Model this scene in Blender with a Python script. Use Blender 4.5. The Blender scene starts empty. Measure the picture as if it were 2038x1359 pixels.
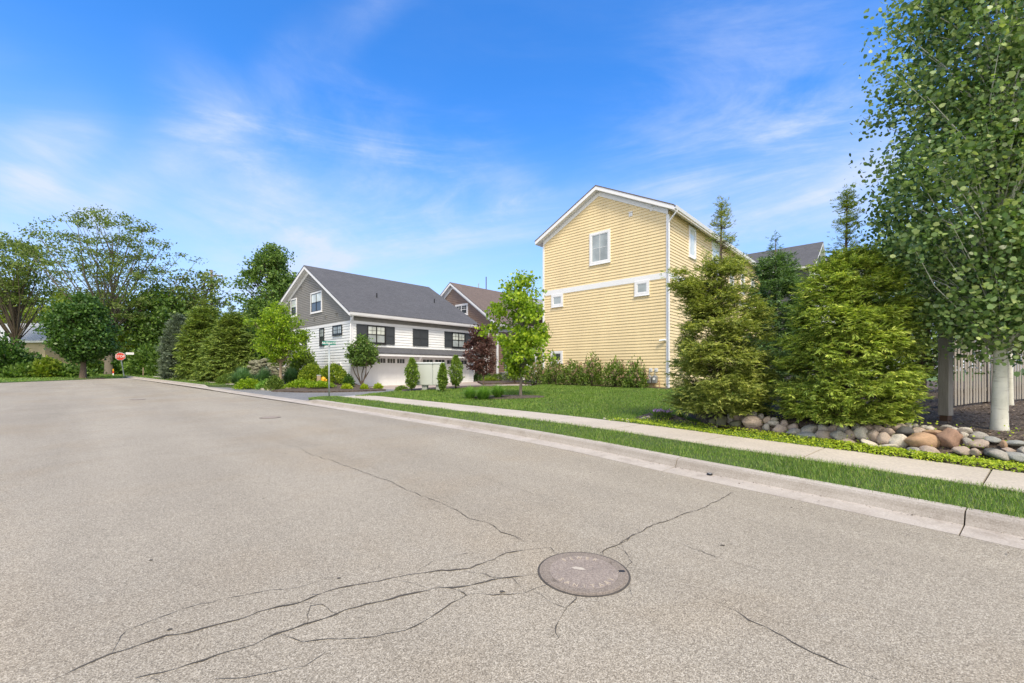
import bpy, bmesh, math, random
import numpy as np
from mathutils import Vector, Matrix
R = math.radians
SC = bpy.context.scene
COL = SC.collection

# ---------------------------------------------------------------- camera, sky, sun, exposure
F, CX, HY, CH, GR = 855.0, 1019.0, 738.0, 1.6, 0.018     # focal length / centre / level horizon in photo pixels, eye height, ground grade
cam = bpy.data.cameras.new('camera'); camo = bpy.data.objects.new('camera', cam); COL.objects.link(camo)
camo.location = (0, 0, CH); camo.rotation_euler = (R(90), 0, 0)
cam.sensor_width = 36; cam.lens = 36*F/2038; cam.shift_y = (HY-679.5)/2038
cam.clip_start = 0.05; cam.clip_end = 5000
SC.camera = camo
SC.view_settings.view_transform = 'Standard'; SC.view_settings.look = 'None'
SC.view_settings.exposure = 0.54; SC.view_settings.gamma = 1
SUN_EL, SUN_AZ = R(53), R(166)                            # azimuth clockwise from +Y
sun = bpy.data.lights.new('sun', 'SUN'); suno = bpy.data.objects.new('sun', sun); COL.objects.link(suno)
sun.energy = 2.9; sun.angle = R(15); sun.color = (1, .89, .70)
sd = Vector((math.sin(SUN_AZ)*math.cos(SUN_EL), math.cos(SUN_AZ)*math.cos(SUN_EL), math.sin(SUN_EL)))
suno.rotation_euler = sd.to_track_quat('Z', 'Y').to_euler()

def mixc(N, L, fac, a, b, mode='MIX'):
    n = N.new('ShaderNodeMix'); n.data_type = 'RGBA'; n.blend_type = mode
    for i, v in ((0, fac), (6, a), (7, b)):
        if hasattr(v, 'is_output'): L.new(v, n.inputs[i])
        elif i == 0: n.inputs[0].default_value = v
        else: n.inputs[i].default_value = (*v, 1)
    return n.outputs[2]
W = bpy.data.worlds.new('World'); SC.world = W; W.use_nodes = True
def world():
    nt = W.node_tree; N = nt.nodes; L = nt.links; N.clear()
    out = N.new('ShaderNodeOutputWorld'); bg = N.new('ShaderNodeBackground'); L.new(bg.outputs[0], out.inputs[0])
    bg.inputs[1].default_value = 0.15
    sky = N.new('ShaderNodeTexSky'); sky.sky_type = 'NISHITA'; sky.sun_disc = False
    sky.sun_elevation = SUN_EL; sky.sun_rotation = SUN_AZ; sky.air_density = 1.0; sky.dust_density = .1; sky.ozone_density = 3.0
    hs = N.new('ShaderNodeHueSaturation'); hs.inputs['Saturation'].default_value = 1.34; hs.inputs['Value'].default_value = 1.50
    hs.inputs['Hue'].default_value = .502
    L.new(mixc(N, L, 1.0, sky.outputs[0], (1.0, .945, .985), 'MULTIPLY'), hs.inputs['Color'])
    tc = N.new('ShaderNodeTexCoord')
    def vm(op, a, b=None):
        n = N.new('ShaderNodeVectorMath'); n.operation = op
        for i, v in enumerate((a, b)):
            if v is None: continue
            if hasattr(v, 'is_output'): L.new(v, n.inputs[i])
            else: n.inputs[i].default_value = v
        return n
    def mt(op, a, b=0.0, clamp=False):
        n = N.new('ShaderNodeMath'); n.operation = op; n.use_clamp = clamp
        for i, v in enumerate((a, b)):
            if hasattr(v, 'is_output'): L.new(v, n.inputs[i])
            else: n.inputs[i].default_value = v
        return n.outputs[0]
    d = vm('NORMALIZE', tc.outputs['Generated']).outputs[0]
    sx = N.new('ShaderNodeSeparateXYZ'); L.new(d, sx.inputs[0])
    # cloud deck coordinates: project the direction onto a high plane
    zz = mt('ADD', sx.outputs[1], 1.25)
    cb = N.new('ShaderNodeCombineXYZ')
    L.new(mt('DIVIDE', sx.outputs[0], zz), cb.inputs[0]); L.new(mt('DIVIDE', sx.outputs[2], zz), cb.inputs[1])
    def cloud(rot, sc, nscale, det, dist, lo, hi, off=(0, 0, 0)):
        mp = N.new('ShaderNodeMapping'); mp.inputs['Rotation'].default_value = (0, 0, R(rot)); mp.inputs['Scale'].default_value = sc
        mp.inputs['Location'].default_value = off
        L.new(cb.outputs[0], mp.inputs[0])
        nz = N.new('ShaderNodeTexNoise'); nz.inputs['Scale'].default_value = nscale; nz.inputs['Detail'].default_value = det
        nz.inputs['Roughness'].default_value = .63; nz.inputs['Distortion'].default_value = dist
        L.new(mp.outputs[0], nz.inputs['Vector'])
        mr = N.new('ShaderNodeMapRange'); mr.interpolation_type = 'SMOOTHSTEP'
        mr.inputs[1].default_value = lo; mr.inputs[2].default_value = hi
        L.new(nz.outputs[0], mr.inputs[0]); return mr.outputs[0]
    def spot(px, py, inner, outer, amp=1.0):
        v = Vector(((px-CX)/F, 1, (HY-py)/F)).normalized()
        dt = vm('DOT_PRODUCT', d, tuple(v)).outputs['Value']
        mr = N.new('ShaderNodeMapRange'); mr.interpolation_type = 'SMOOTHSTEP'
        mr.inputs[1].default_value = math.cos(R(outer)); mr.inputs[2].default_value = math.cos(R(inner)); mr.inputs[4].default_value = amp
        L.new(dt, mr.inputs[0]); return mr.outputs[0]
    def band(p1, p2, w, amp):                    # a cirrus streak: a great-circle band through two directions
        a = Vector(((p1[0]-CX)/F, 1, (HY-p1[1])/F)).normalized(); b = Vector(((p2[0]-CX)/F, 1, (HY-p2[1])/F)).normalized()
        n = a.cross(b).normalized()
        wn = N.new('ShaderNodeTexNoise'); wn.inputs['Scale'].default_value = 3.5; wn.inputs['Detail'].default_value = 3
        L.new(d, wn.inputs['Vector'])
        dt = mt('ABSOLUTE', mt('ADD', vm('DOT_PRODUCT', d, tuple(n)).outputs['Value'], mt('MULTIPLY', mt('SUBTRACT', wn.outputs[0], .5), .10)))
        mr = N.new('ShaderNodeMapRange'); mr.interpolation_type = 'SMOOTHSTEP'
        mr.inputs[1].default_value = R(w); mr.inputs[2].default_value = 0; mr.inputs[3].default_value = 0; mr.inputs[4].default_value = amp
        L.new(dt, mr.inputs[0]); return mr.outputs[0]
    wisps = cloud(-27, (1.5, 5.5, 1), 1.35, 10, .7, .38, .78)
    fine = cloud(42, (2.0, 7.0, 1), 1.7, 11, .9, .40, .78, (3, 1, 0))
    big = cloud(0, (3, 3.4, 1), 1.2, 8, .5, .35, .72, (7, 2, 0))
    # where the cirrus is dense: the fan left of centre, the sheet low at the right, the streak in between
    s1 = mt('ADD', spot(640, 420, 1, 18, 1.05), spot(470, 290, 0, 9, .75))
    s1 = mt('ADD', s1, spot(760, 520, 2, 15, .55)); s1 = mt('ADD', s1, spot(10, 380, 2, 13, .6))
    s1 = mt('ADD', s1, spot(900, 420, 2, 14, .35)); s1 = mt('ADD', s1, spot(1560, 440, 2, 17, .85))
    s1 = mt('ADD', s1, spot(1450, 300, 2, 18, .35)); s1 = mt('ADD', s1, .05)
    b1 = band((820, 520), (1740, 235), 5.0, .85); b2 = band((1300, 350), (1760, 225), 1.6, .30)
    b3 = band((480, 210), (760, -10), 3.2, .50)
    b4 = mt('MULTIPLY', band((440, 230), (640, 480), 4.5, .75), spot(530, 350, 2, 15)); b5 = mt('MULTIPLY', band((600, 540), (920, 350), 5.0, .55), spot(760, 440, 2, 15)); b6 = mt('MULTIPLY', band((0, 410), (120, 290), 4.0, .8), spot(30, 370, 2, 12))
    b7 = mt('MULTIPLY', band((1330, 420), (1760, 330), 3.5, .5), spot(1560, 380, 2, 16))
    bb = mt('ADD', mt('ADD', b4, b5), mt('ADD', b6, b7))
    s1 = mt('ADD', s1, b2)
    s1 = mt('MULTIPLY', s1, 1.35)
    tex = mt('MULTIPLY', mt('ADD', mt('MULTIPLY', wisps, .75), mt('MULTIPLY', fine, .75)), mt('ADD', mt('MULTIPLY', big, .75), .30))
    cl = mt('ADD', mt('MULTIPLY', tex, s1), mt('MULTIPLY', b1, mt('ADD', mt('MULTIPLY', tex, .8), .10)))
    cl = mt('ADD', cl, mt('MULTIPLY', mt('ADD', b3, bb), mt('ADD', mt('MULTIPLY', tex, 1.1), .12)))
    # low thin veil towards the horizon
    hz = N.new('ShaderNodeMapRange'); hz.inputs[1].default_value = .52; hz.inputs[2].default_value = .0; hz.inputs[3].default_value = 0; hz.inputs[4].default_value = .75
    hz.interpolation_type = 'SMOOTHSTEP'; L.new(sx.outputs[2], hz.inputs[0])
    cl = mt('MINIMUM', cl, .92)
    air = mixc(N, L, hz.outputs[0], hs.outputs[0], (2.5, 3.15, 4.75))
    mx = N.new('ShaderNodeMix'); mx.data_type = 'RGBA'; L.new(cl, mx.inputs[0]); L.new(air, mx.inputs[6])
    mx.inputs[7].default_value = (3.4, 3.85, 5.0, 1)
    # unseen bright cloud cover behind the camera, added as soft white fill light
    bk = N.new('ShaderNodeMapRange'); bk.interpolation_type = 'SMOOTHSTEP'; bk.inputs[1].default_value = .02; bk.inputs[2].default_value = -.55; bk.inputs[3].default_value = 0; bk.inputs[4].default_value = 1
    L.new(sx.outputs[1], bk.inputs[0])
    nb = N.new('ShaderNodeTexNoise'); nb.inputs['Scale'].default_value = 2.2; nb.inputs['Detail'].default_value = 7; L.new(d, nb.inputs['Vector'])
    cov = mt('MULTIPLY', bk.outputs[0], mt('ADD', mt('MULTIPLY', nb.outputs[0], .7), .50), True)
    m2 = N.new('ShaderNodeMix'); m2.data_type = 'RGBA'; L.new(cov, m2.inputs[0]); L.new(mx.outputs[2], m2.inputs[6]); m2.inputs[7].default_value = (7.6, 7.3, 6.7, 1)
    L.new(m2.outputs[2], bg.inputs[0])
world()

# ---------------------------------------------------------------- materials
def nodes(name):
    m = bpy.data.materials.new(name); m.use_nodes = True; nt = m.node_tree
    return m, nt, nt.nodes, nt.links, nt.nodes['Principled BSDF']
def noise(N, L, scale, det=4, rough=.6, vec=None, dist=0):
    n = N.new('ShaderNodeTexNoise'); n.inputs['Scale'].default_value = scale; n.inputs['Detail'].default_value = det
    n.inputs['Roughness'].default_value = rough; n.inputs['Distortion'].default_value = dist
    if vec is not None: L.new(vec, n.inputs['Vector'])
    return n.outputs[0]
def ramp(N, L, fac, stops):
    r = N.new('ShaderNodeValToRGB'); cr = r.color_ramp
    while len(cr.elements) < len(stops): cr.elements.new(.5)
    for e, (p, c) in zip(cr.elements, stops): e.position = p; e.color = (*c, 1) if len(c) == 3 else c
    L.new(fac, r.inputs[0]); return r.outputs[0]
def pos(N, scale=None, L=None):
    t = N.new('ShaderNodeTexCoord'); o = t.outputs['Object']
    if scale is None: return o
    mp = N.new('ShaderNodeMapping'); mp.inputs['Scale'].default_value = scale; L.new(o, mp.inputs[0]); return mp.outputs[0]
def bump(N, L, b, h, strength=.3, dist=.01):
    n = N.new('ShaderNodeBump'); n.inputs['Strength'].default_value = strength; n.inputs['Distance'].default_value = dist
    L.new(h, n.inputs['Height']); L.new(n.outputs[0], b.inputs['Normal'])
def plain(name, col, rough=.6, var=.12, scale=3.0, fine=0, metal=0, bmp=0, stretch=None):
    m, nt, N, L, b = nodes(name); v = pos(N, stretch, L)
    lo = tuple(c*(1-var) for c in col); hi = tuple(min(1, c*(1+var)) for c in col)
    c = ramp(N, L, noise(N, L, scale, 6, .65, v), [(.3, lo), (.7, hi)])
    if fine:
        c = mixc(N, L, fine, c, ramp(N, L, noise(N, L, scale*30, 3, .7, v), [(.35, tuple(x*.5 for x in col)), (.65, tuple(min(1, x*1.5) for x in col))]))
    L.new(c, b.inputs['Base Color']); b.inputs['Roughness'].default_value = rough; b.inputs['Metallic'].default_value = metal
    if bmp: bump(N, L, b, noise(N, L, scale*12, 4, .6, v), bmp, .01)
    return m
def speck(name, cols, scale, big=.25, bigscale=.5, rough=.9, tint=None, bmp=.4, bd=.004, lanes=None):
    """stony aggregate: a random tone per cell"""
    m, nt, N, L, b = nodes(name); v = pos(N)
    vo = N.new('ShaderNodeTexVoronoi'); vo.inputs['Scale'].default_value = scale; L.new(v, vo.inputs['Vector'])
    sep = N.new('ShaderNodeSeparateColor'); L.new(vo.outputs['Color'], sep.inputs[0])
    n = len(cols); c = ramp(N, L, sep.outputs[0], [(i/(n-1), k) for i, k in enumerate(cols)])
    vo2 = N.new('ShaderNodeTexVoronoi'); vo2.inputs['Scale'].default_value = scale*.42; L.new(v, vo2.inputs['Vector'])
    sep2 = N.new('ShaderNodeSeparateColor'); L.new(vo2.outputs['Color'], sep2.inputs[0])
    c = mixc(N, L, .12, c, ramp(N, L, sep2.outputs[0], [(i/(n-1), k) for i, k in enumerate(cols)]))
    c = mixc(N, L, big, c, ramp(N, L, noise(N, L, bigscale, 5, .65, v), [(.3, (.35, .34, .33)), (.7, (1, .98, .95))]), 'MULTIPLY')
    if tint:
        c = mixc(N, L, ramp(N, L, noise(N, L, .35, 4, .6, v, .4), [(.48, (0, 0, 0)), (.72, (.6, .6, .6))]), c, tint, 'MULTIPLY')
    if lanes:
        mp = N.new('ShaderNodeMapping'); mp.inputs['Rotation'].default_value = (0, 0, R(lanes)); L.new(v, mp.inputs[0])
        mp2 = N.new('ShaderNodeMapping'); mp2.inputs['Scale'].default_value = (.06, .75, 1); L.new(mp.outputs[0], mp2.inputs[0])
        c = mixc(N, L, .55, c, ramp(N, L, noise(N, L, 1.0, 3, .5, mp2.outputs[0], .3), [(.33, (.74, .73, .72)), (.62, (1, 1, 1))]), 'MULTIPLY')
        c = mixc(N, L, ramp(N, L, noise(N, L, 1.7, 8, .75, v, .6), [(.60, (0, 0, 0)), (.72, (.30, .30, .30))]), c, (.16, .145, .125))
    L.new(c, b.inputs['Base Color']); b.inputs['Roughness'].default_value = rough
    bump(N, L, b, vo.outputs['Distance'], bmp, bd)
    return m
GAIN = 2.4
def leafmat(name, cols, trans=.35, rough=.5, clump=.35, cscale=1.2, spec=.4):
    """cols dark..light: each leaf draws its own tone, each clump a general one"""
    m, nt, N, L, b = nodes(name)
    g = N.new('ShaderNodeNewGeometry'); n = len(cols); cols = [tuple(min(.75, x*GAIN) for x in k) for k in cols]
    c = ramp(N, L, g.outputs['Random Per Island'], [(i/(n-1), k) for i, k in enumerate(cols)])
    nz = noise(N, L, cscale, 3, .5, pos(N))
    c = mixc(N, L, clump, c, ramp(N, L, nz, [(.3, (.45, .5, .5)), (.7, (1.25, 1.2, 1.0))]), 'MULTIPLY')
    L.new(c, b.inputs['Base Color']); b.inputs['Roughness'].default_value = rough; b.inputs['Specular IOR Level'].default_value = spec
    t = N.new('ShaderNodeBsdfTranslucent'); L.new(mixc(N, L, 1, c, (1.25, 1.35, .55), 'MULTIPLY'), t.inputs[0])
    ms = N.new('ShaderNodeMixShader'); ms.inputs[0].default_value = trans
    L.new(b.outputs[0], ms.inputs[1]); L.new(t.outputs[0], ms.inputs[2])
    L.new(ms.outputs[0], nt.nodes['Material Output'].inputs[0]); return m
def glass(name, col, rough=.06):
    m, nt, N, L, b = nodes(name)
    c = ramp(N, L, noise(N, L, 1.1, 2, .5, pos(N)), [(.35, tuple(x*.75 for x in col)), (.65, tuple(min(1, x*1.2) for x in col))])
    L.new(c, b.inputs['Base Color']); b.inputs['Roughness'].default_value = rough; b.inputs['Specular IOR Level'].default_value = .7
    return m
def shingle(name, cols):
    m, nt, N, L, b = nodes(name); v = pos(N)
    br = N.new('ShaderNodeTexBrick'); br.inputs['Scale'].default_value = 1; br.inputs['Brick Width'].default_value = .22
    br.inputs['Row Height'].default_value = .12; br.inputs['Mortar Size'].default_value = .008
    br.inputs[1].default_value = (*cols[0], 1); br.inputs[2].default_value = (*cols[1], 1); br.inputs[3].default_value = (*(x*.5 for x in cols[0]), 1)
    L.new(v, br.inputs['Vector'])
    c = mixc(N, L, .45, br.outputs[0], ramp(N, L, noise(N, L, 22, 4, .8, v), [(.3, cols[0]), (.7, cols[2])]))
    c = mixc(N, L, .3, c, ramp(N, L, noise(N, L, .6, 4, .6, v), [(.3, (.6, .6, .6)), (.7, (1, 1, 1))]), 'MULTIPLY')
    L.new(c, b.inputs['Base Color']); b.inputs['Roughness'].default_value = .95; bump(N, L, b, br.outputs['Fac'], .3, .01)
    return m

M = {}
M['asphalt'] = speck('weathered asphalt', [(.155, .132, .099), (.265, .230, .175), (.355, .311, .239), (.45, .396, .31), (.66, .60, .485)], 185, .22, .45, .92, (.95, .86, .74), .45, .003, 45)
M['crack'] = plain('crack filler', (.075, .066, .056), .95, .3, 8)
M['drive'] = speck('driveway asphalt', [(.10, .10, .10), (.17, .17, .17), (.25, .25, .25), (.36, .36, .36)], 90, .35, .5, .9)
M['paver'] = speck('pinkish driveway concrete', [(.36, .30, .27), (.48, .41, .37)], 6, .25, .8, .9)
M['concrete'] = plain('sidewalk concrete', (.50, .44, .36), .9, .14, 1.0, .28, 0, .15)
M['ramp_concrete'] = plain('new pale concrete', (.66, .64, .62), .9, .06, 1.5, .12)
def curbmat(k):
    m, nt, N, L, b = nodes('curb concrete' if k == 1 else 'weathered curb face with painted shade'); v = pos(N)
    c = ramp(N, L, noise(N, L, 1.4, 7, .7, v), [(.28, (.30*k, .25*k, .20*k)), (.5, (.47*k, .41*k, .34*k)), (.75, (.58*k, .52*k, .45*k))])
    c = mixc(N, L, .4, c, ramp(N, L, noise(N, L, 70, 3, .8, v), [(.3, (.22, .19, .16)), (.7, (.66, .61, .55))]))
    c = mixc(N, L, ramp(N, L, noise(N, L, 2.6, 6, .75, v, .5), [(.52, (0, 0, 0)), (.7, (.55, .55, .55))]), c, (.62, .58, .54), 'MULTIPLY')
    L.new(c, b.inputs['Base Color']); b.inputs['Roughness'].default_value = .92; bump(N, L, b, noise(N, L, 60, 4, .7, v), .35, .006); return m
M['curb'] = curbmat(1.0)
M['curb_worn_shaded'] = curbmat(.60)  # darker copy for the rising curb face: brown wear plus shade painted in
M['soil_grass'] = plain('turf base', (.055, .085, .022), .95, .4, 2.5, .4, 0, .3)
M['turf_far'] = plain('far turf', (.085, .15, .03), .95, .35, 1.2, .45, 0, .3)
M['mulch'] = speck('bark mulch', [(.03, .021, .016), (.07, .05, .038), (.12, .09, .07), (.21, .165, .13)], 34, .3, .8, .95, None, .8, .02)
M['white_siding'] = plain('white siding paint', (.78, .79, .80), .55, .04, 1.0)
M['yellow_siding'] = plain('yellow siding paint', (.765, .61, .355), .55, .075, .9, .05, 0, 0, (1, 1, .3))
M['grey_siding'] = plain('grey shake siding', (.235, .225, .21), .7, .15, 3, .25)
M['brown_siding'] = plain('brown siding paint', (.23, .16, .125), .6, .10, 2, .15)
M['dark_siding'] = plain('dark grey siding paint', (.075, .08, .095), .6, .08, 2)
M['tan_siding'] = plain('tan wall paint', (.42, .35, .22), .7, .08, 1)
M['trim'] = plain('white trim paint', (.78, .78, .80), .5, .03, 2)
M['soffit'] = plain('cream soffit paint', (.66, .64, .56), .6, .03, 2)
M['shutter'] = plain('charcoal shutter paint', (.042, .048, .055), .5, .08, 4)
M['black_frame'] = plain('black window frame', (.018, .018, .02), .4, .05, 4)
M['shingle_grey'] = shingle('charcoal shingles', [(.055, .056, .062), (.10, .10, .11), (.20, .20, .21)])
M['shingle_brown'] = shingle('brown shingles', [(.11, .08, .068), (.17, .125, .105), (.27, .22, .19)])
M['metal_roof'] = plain('pale metal roofing', (.55, .56, .55), .7, .12, 1.5, .1, 0)
M['pane_blind'] = glass('pane over pale blind', (.33, .37, .38))
M['pane_white'] = glass('pane over white curtain', (.62, .66, .62))
M['pane_dark'] = glass('dark pane', (.05, .06, .065))
M['steel'] = plain('galvanised steel', (.36, .40, .40), .45, .10, 6, .1, .5)
M['sign_red'] = plain('sign red', (.72, .075, .045), .45, .05, 4)
M['sign_white'] = plain('sign white', (.85, .85, .85), .5, .02, 4)
M['sign_green'] = plain('sign green', (.012, .17, .13), .45, .06, 6)
M['iron'] = speck('cast iron', [(.18, .148, .118), (.26, .215, .172), (.34, .285, .235)], 160, .25, 4, .95, None, .5, .003)
M['iron_worn'] = speck('worn dusty iron', [(.21, .17, .14), (.31, .255, .21), (.42, .35, .29)], 140, .25, 5, .75, None, .6, .004)
M['iron_letter'] = plain('sandy raised letters', (.46, .39, .30), .8, .15, 30)
M['black'] = plain('black plastic', (.012, .013, .016), .35, .1, 8)
M['yellow'] = plain('hydrant yellow', (.80, .42, .02), .45, .08, 6)
M['meter'] = plain('grey meter paint', (.26, .27, .28), .45, .12, 8, .1, .3)
M['copper'] = plain('copper fitting', (.45, .22, .14), .45, .1, 8, 0, .5)
M['mailbox'] = plain('pale grey green powder coat', (.50, .53, .50), .5, .04, 2)
M['mailbox_gap'] = plain('darker mailbox side', (.34, .36, .34), .5, .04, 2)
M['wood_grey'] = plain('weathered grey wood', (.33, .30, .265), .9, .30, 5, .35, 0, .4, (6, 6, .6))
M['wood_post'] = plain('weathered post wood', (.30, .28, .255), .9, .32, 6, .35, 0, .5, (7, 7, .5))
M['wood_brown'] = plain('brown stained wood', (.085, .05, .033), .85, .2, 5, .2, 0, .3, (6, 6, .6))
M['bark'] = plain('brown bark', (.12, .09, .065), .95, .35, 6, .35, 0, .8, (3, 3, .7))
M['bark_grey'] = plain('grey bark', (.17, .145, .115), .95, .3, 6, .3, 0, .7, (3, 3, .7))
M['bark_tan'] = plain('tan bark', (.33, .25, .17), .9, .2, 8, .2, 0, .4, (3, 3, .7))
def aspenbark():
    m, nt, N, L, b = nodes('aspen bark'); v = pos(N)
    c = ramp(N, L, noise(N, L, 3, 5, .6, v), [(.3, (.54, .54, .47)), (.7, (.74, .73, .66))])
    mp = N.new('ShaderNodeMapping'); mp.inputs['Scale'].default_value = (3.0, 3.0, 26); L.new(v, mp.inputs[0])
    c = mixc(N, L, ramp(N, L, noise(N, L, 1.7, 5, .7, mp.outputs[0]), [(.58, (0, 0, 0)), (.72, (.75, .75, .75))]), c, (.20, .17, .13))
    mv = N.new('ShaderNodeMapping'); mv.inputs['Scale'].default_value = (4.5, 4.5, 7.5); L.new(v, mv.inputs[0])
    vk = N.new('ShaderNodeTexVoronoi'); vk.inputs['Scale'].default_value = 1.0; L.new(mv.outputs[0], vk.inputs['Vector'])
    c = mixc(N, L, ramp(N, L, vk.outputs['Distance'], [(.10, (.9, .9, .9)), (.17, (0, 0, 0))]), c, (.10, .085, .065))
    L.new(c, b.inputs['Base Color']); b.inputs['Roughness'].default_value = .8; bump(N, L, b, noise(N, L, 2.2, 4, .6, mp.outputs[0]), .3, .01); return m
M['bark_aspen'] = aspenbark()
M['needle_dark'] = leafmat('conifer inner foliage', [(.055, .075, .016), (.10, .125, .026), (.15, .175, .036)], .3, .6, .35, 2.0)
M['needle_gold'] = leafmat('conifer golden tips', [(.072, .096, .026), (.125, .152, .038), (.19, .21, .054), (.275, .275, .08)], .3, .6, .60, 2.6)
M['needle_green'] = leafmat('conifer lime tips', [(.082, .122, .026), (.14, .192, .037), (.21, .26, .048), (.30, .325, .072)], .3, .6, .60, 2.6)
M['spruce_leaf'] = leafmat('spruce needles', [(.035, .062, .026), (.065, .11, .042), (.12, .185, .075)], .25, .6, .45, 2.0)
M['juniper_leaf'] = leafmat('blue juniper scales', [(.045, .062, .045), (.075, .098, .072), (.12, .145, .105)], .12, .7, .35, 1.5)
M['cedar_leaf'] = leafmat('olive cedar scales', [(.03, .052, .012), (.058, .09, .018), (.105, .145, .03), (.165, .20, .045)], .2, .6, .45, 1.2)
M['aspen_leaf'] = leafmat('aspen leaves', [(.032, .060, .019), (.053, .092, .028), (.08, .128, .04), (.122, .168, .058), (.19, .225, .09)], .30, .35, .35, 1.6, .5)
M['maple_leaf'] = leafmat('bright maple leaves', [(.06, .105, .008), (.095, .15, .010), (.14, .20, .013), (.215, .26, .022)], .38, .45, .40, 1.4)
M['redmaple_leaf'] = leafmat('purple maple leaves', [(.022, .010, .009), (.042, .018, .016), (.078, .038, .032)], .2, .45, .3, 1.4)
M['lime_leaf'] = leafmat('fresh green leaves', [(.055, .10, .006), (.10, .155, .008), (.17, .225, .014)], .4, .5, .4, 1.0)
M['dark_leaf'] = leafmat('dark green leaves', [(.013, .034, .007), (.028, .062, .010), (.055, .10, .018)], .25, .45, .45, .8)
M['mid_leaf'] = leafmat('mid green leaves', [(.025, .05, .010), (.05, .09, .016), (.10, .15, .03)], .3, .5, .45, .6)
M['olive_leaf'] = leafmat('olive spring leaves', [(.042, .060, .016), (.073, .10, .024), (.118, .152, .038)], .35, .55, .35, .25)
M['spring_leaf'] = leafmat('yellow green spring leaves', [(.055, .082, .010), (.10, .135, .016), (.16, .19, .026)], .4, .55, .4, .3)
M['shrub_leaf'] = leafmat('shrub leaves', [(.035, .06, .012), (.065, .10, .018), (.11, .15, .03)], .3, .5, .4, 2)
M['yew_leaf'] = leafmat('columnar shrub leaves', [(.04, .07, .012), (.08, .13, .02), (.15, .20, .035)], .3, .5, .4, 3)
M['chartreuse_leaf'] = leafmat('chartreuse leaves', [(.09, .135, .008), (.155, .20, .012), (.24, .27, .022)], .35, .5, .3, 3)
M['gold_leaf'] = leafmat('golden shrub leaves', [(.045, .08, .008), (.09, .13, .012), (.17, .20, .02)], .3, .5, .5, 1.6)
M['reed_leaf'] = leafmat('blue green ornamental grass', [(.035, .075, .035), (.065, .12, .055), (.11, .18, .085)], .3, .6, .3, 2)
M['tuft_leaf'] = leafmat('green grass tuft blades', [(.04, .09, .015), (.08, .15, .025), (.13, .22, .04)], .3, .6, .3, 2)
M['grass_blade'] = leafmat('lawn blades', [(.030, .062, .009), (.052, .098, .013), (.080, .138, .018), (.10, .155, .024), (.16, .17, .05)], .35, .5, .35, 1.1)
M['dead_flower'] = leafmat('faded flower heads', [(.15, .10, .075), (.22, .16, .12), (.29, .23, .17)], .2, .8, .3, 6)
M['purple_flower'] = leafmat('purple petals', [(.22, .10, .30), (.30, .18, .36)], .3, .6, .2, 6)
M['chip'] = leafmat('bark chips', [(.015, .010, .007), (.04, .029, .021), (.09, .068, .052), (.18, .15, .125)], 0, .9, .2, 2, .2)
def rockmat(name, col):
    m, nt, N, L, b = nodes(name); v = pos(N)
    oi = N.new('ShaderNodeObjectInfo')
    vm = N.new('ShaderNodeVectorMath'); vm.operation = 'ADD'; L.new(v, vm.inputs[0])
    cx = N.new('ShaderNodeCombineXYZ'); ml = N.new('ShaderNodeMath'); ml.operation = 'MULTIPLY'; ml.inputs[1].default_value = 60
    L.new(oi.outputs['Random'], ml.inputs[0]); L.new(ml.outputs[0], cx.inputs[0]); L.new(cx.outputs[0], vm.inputs[1]); v = vm.outputs[0]
    c = ramp(N, L, noise(N, L, 7, 7, .7, v), [(.28, tuple(x*.6 for x in col)), (.5, col), (.72, tuple(min(1, x*1.4) for x in col))])
    c = mixc(N, L, .35, c, ramp(N, L, noise(N, L, 90, 3, .8, v), [(.3, tuple(x*.5 for x in col)), (.7, tuple(min(1, x*1.7) for x in col))]))
    c = mixc(N, L, ramp(N, L, noise(N, L, 10, 5, .7, v), [(.62, (0, 0, 0)), (.75, (.5, .5, .5))]), c, (.10, .095, .07))
    L.new(c, b.inputs['Base Color']); b.inputs['Roughness'].default_value = .85; bump(N, L, b, noise(N, L, 18, 7, .75, v), .8, .025); return m
ROCK = {'g': ('grey', (0.38, 0.355, 0.32)), 'p': ('pinkish grey', (0.46, 0.37, 0.31)), 'l': ('pale', (0.58, 0.53, 0.46)), 't': ('orange-tan', (.46, .30, .19)),
        'd': ('charcoal', (.10, .10, .10)), 'b': ('reddish-brown', (.32, .20, .145)), 'm': ('mossy grey', (.17, .17, .11)), 'u': ('bluish grey', (0.34, 0.345, 0.33))}
for k, (n, c) in ROCK.items(): M['rock_'+k] = rockmat(n+' fieldstone', c)

# ---------------------------------------------------------------- helpers
def tag(o, label=None, cat=None, group=None, kind=None):
    if label: o['label'] = label
    if cat: o['category'] = cat
    if group: o['group'] = group
    if kind: o['kind'] = kind
    return o
def empty(name, loc, rz=0, label=None, cat=None, group=None):
    o = bpy.data.objects.new(name, None); COL.objects.link(o); o.location = loc; o.rotation_euler = (0, 0, rz); o.empty_display_size = .2
    return tag(o, label, cat, group)
def link(name, me, mats, parent=None, loc=None):
    for m in (mats if isinstance(mats, (list, tuple)) else [mats]): me.materials.append(M[m] if isinstance(m, str) else m)
    o = bpy.data.objects.new(name, me); COL.objects.link(o)
    if parent is not None: o.parent = parent
    if loc is not None: o.location = loc
    return o
def copy_tree(o, parent=None):
    c = o.copy(); COL.objects.link(c)
    if parent is not None: c.parent = parent; c.matrix_parent_inverse = o.matrix_parent_inverse
    for ch in [x for x in COL.objects if x.parent is o]: copy_tree(ch, c)
    return c

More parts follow.
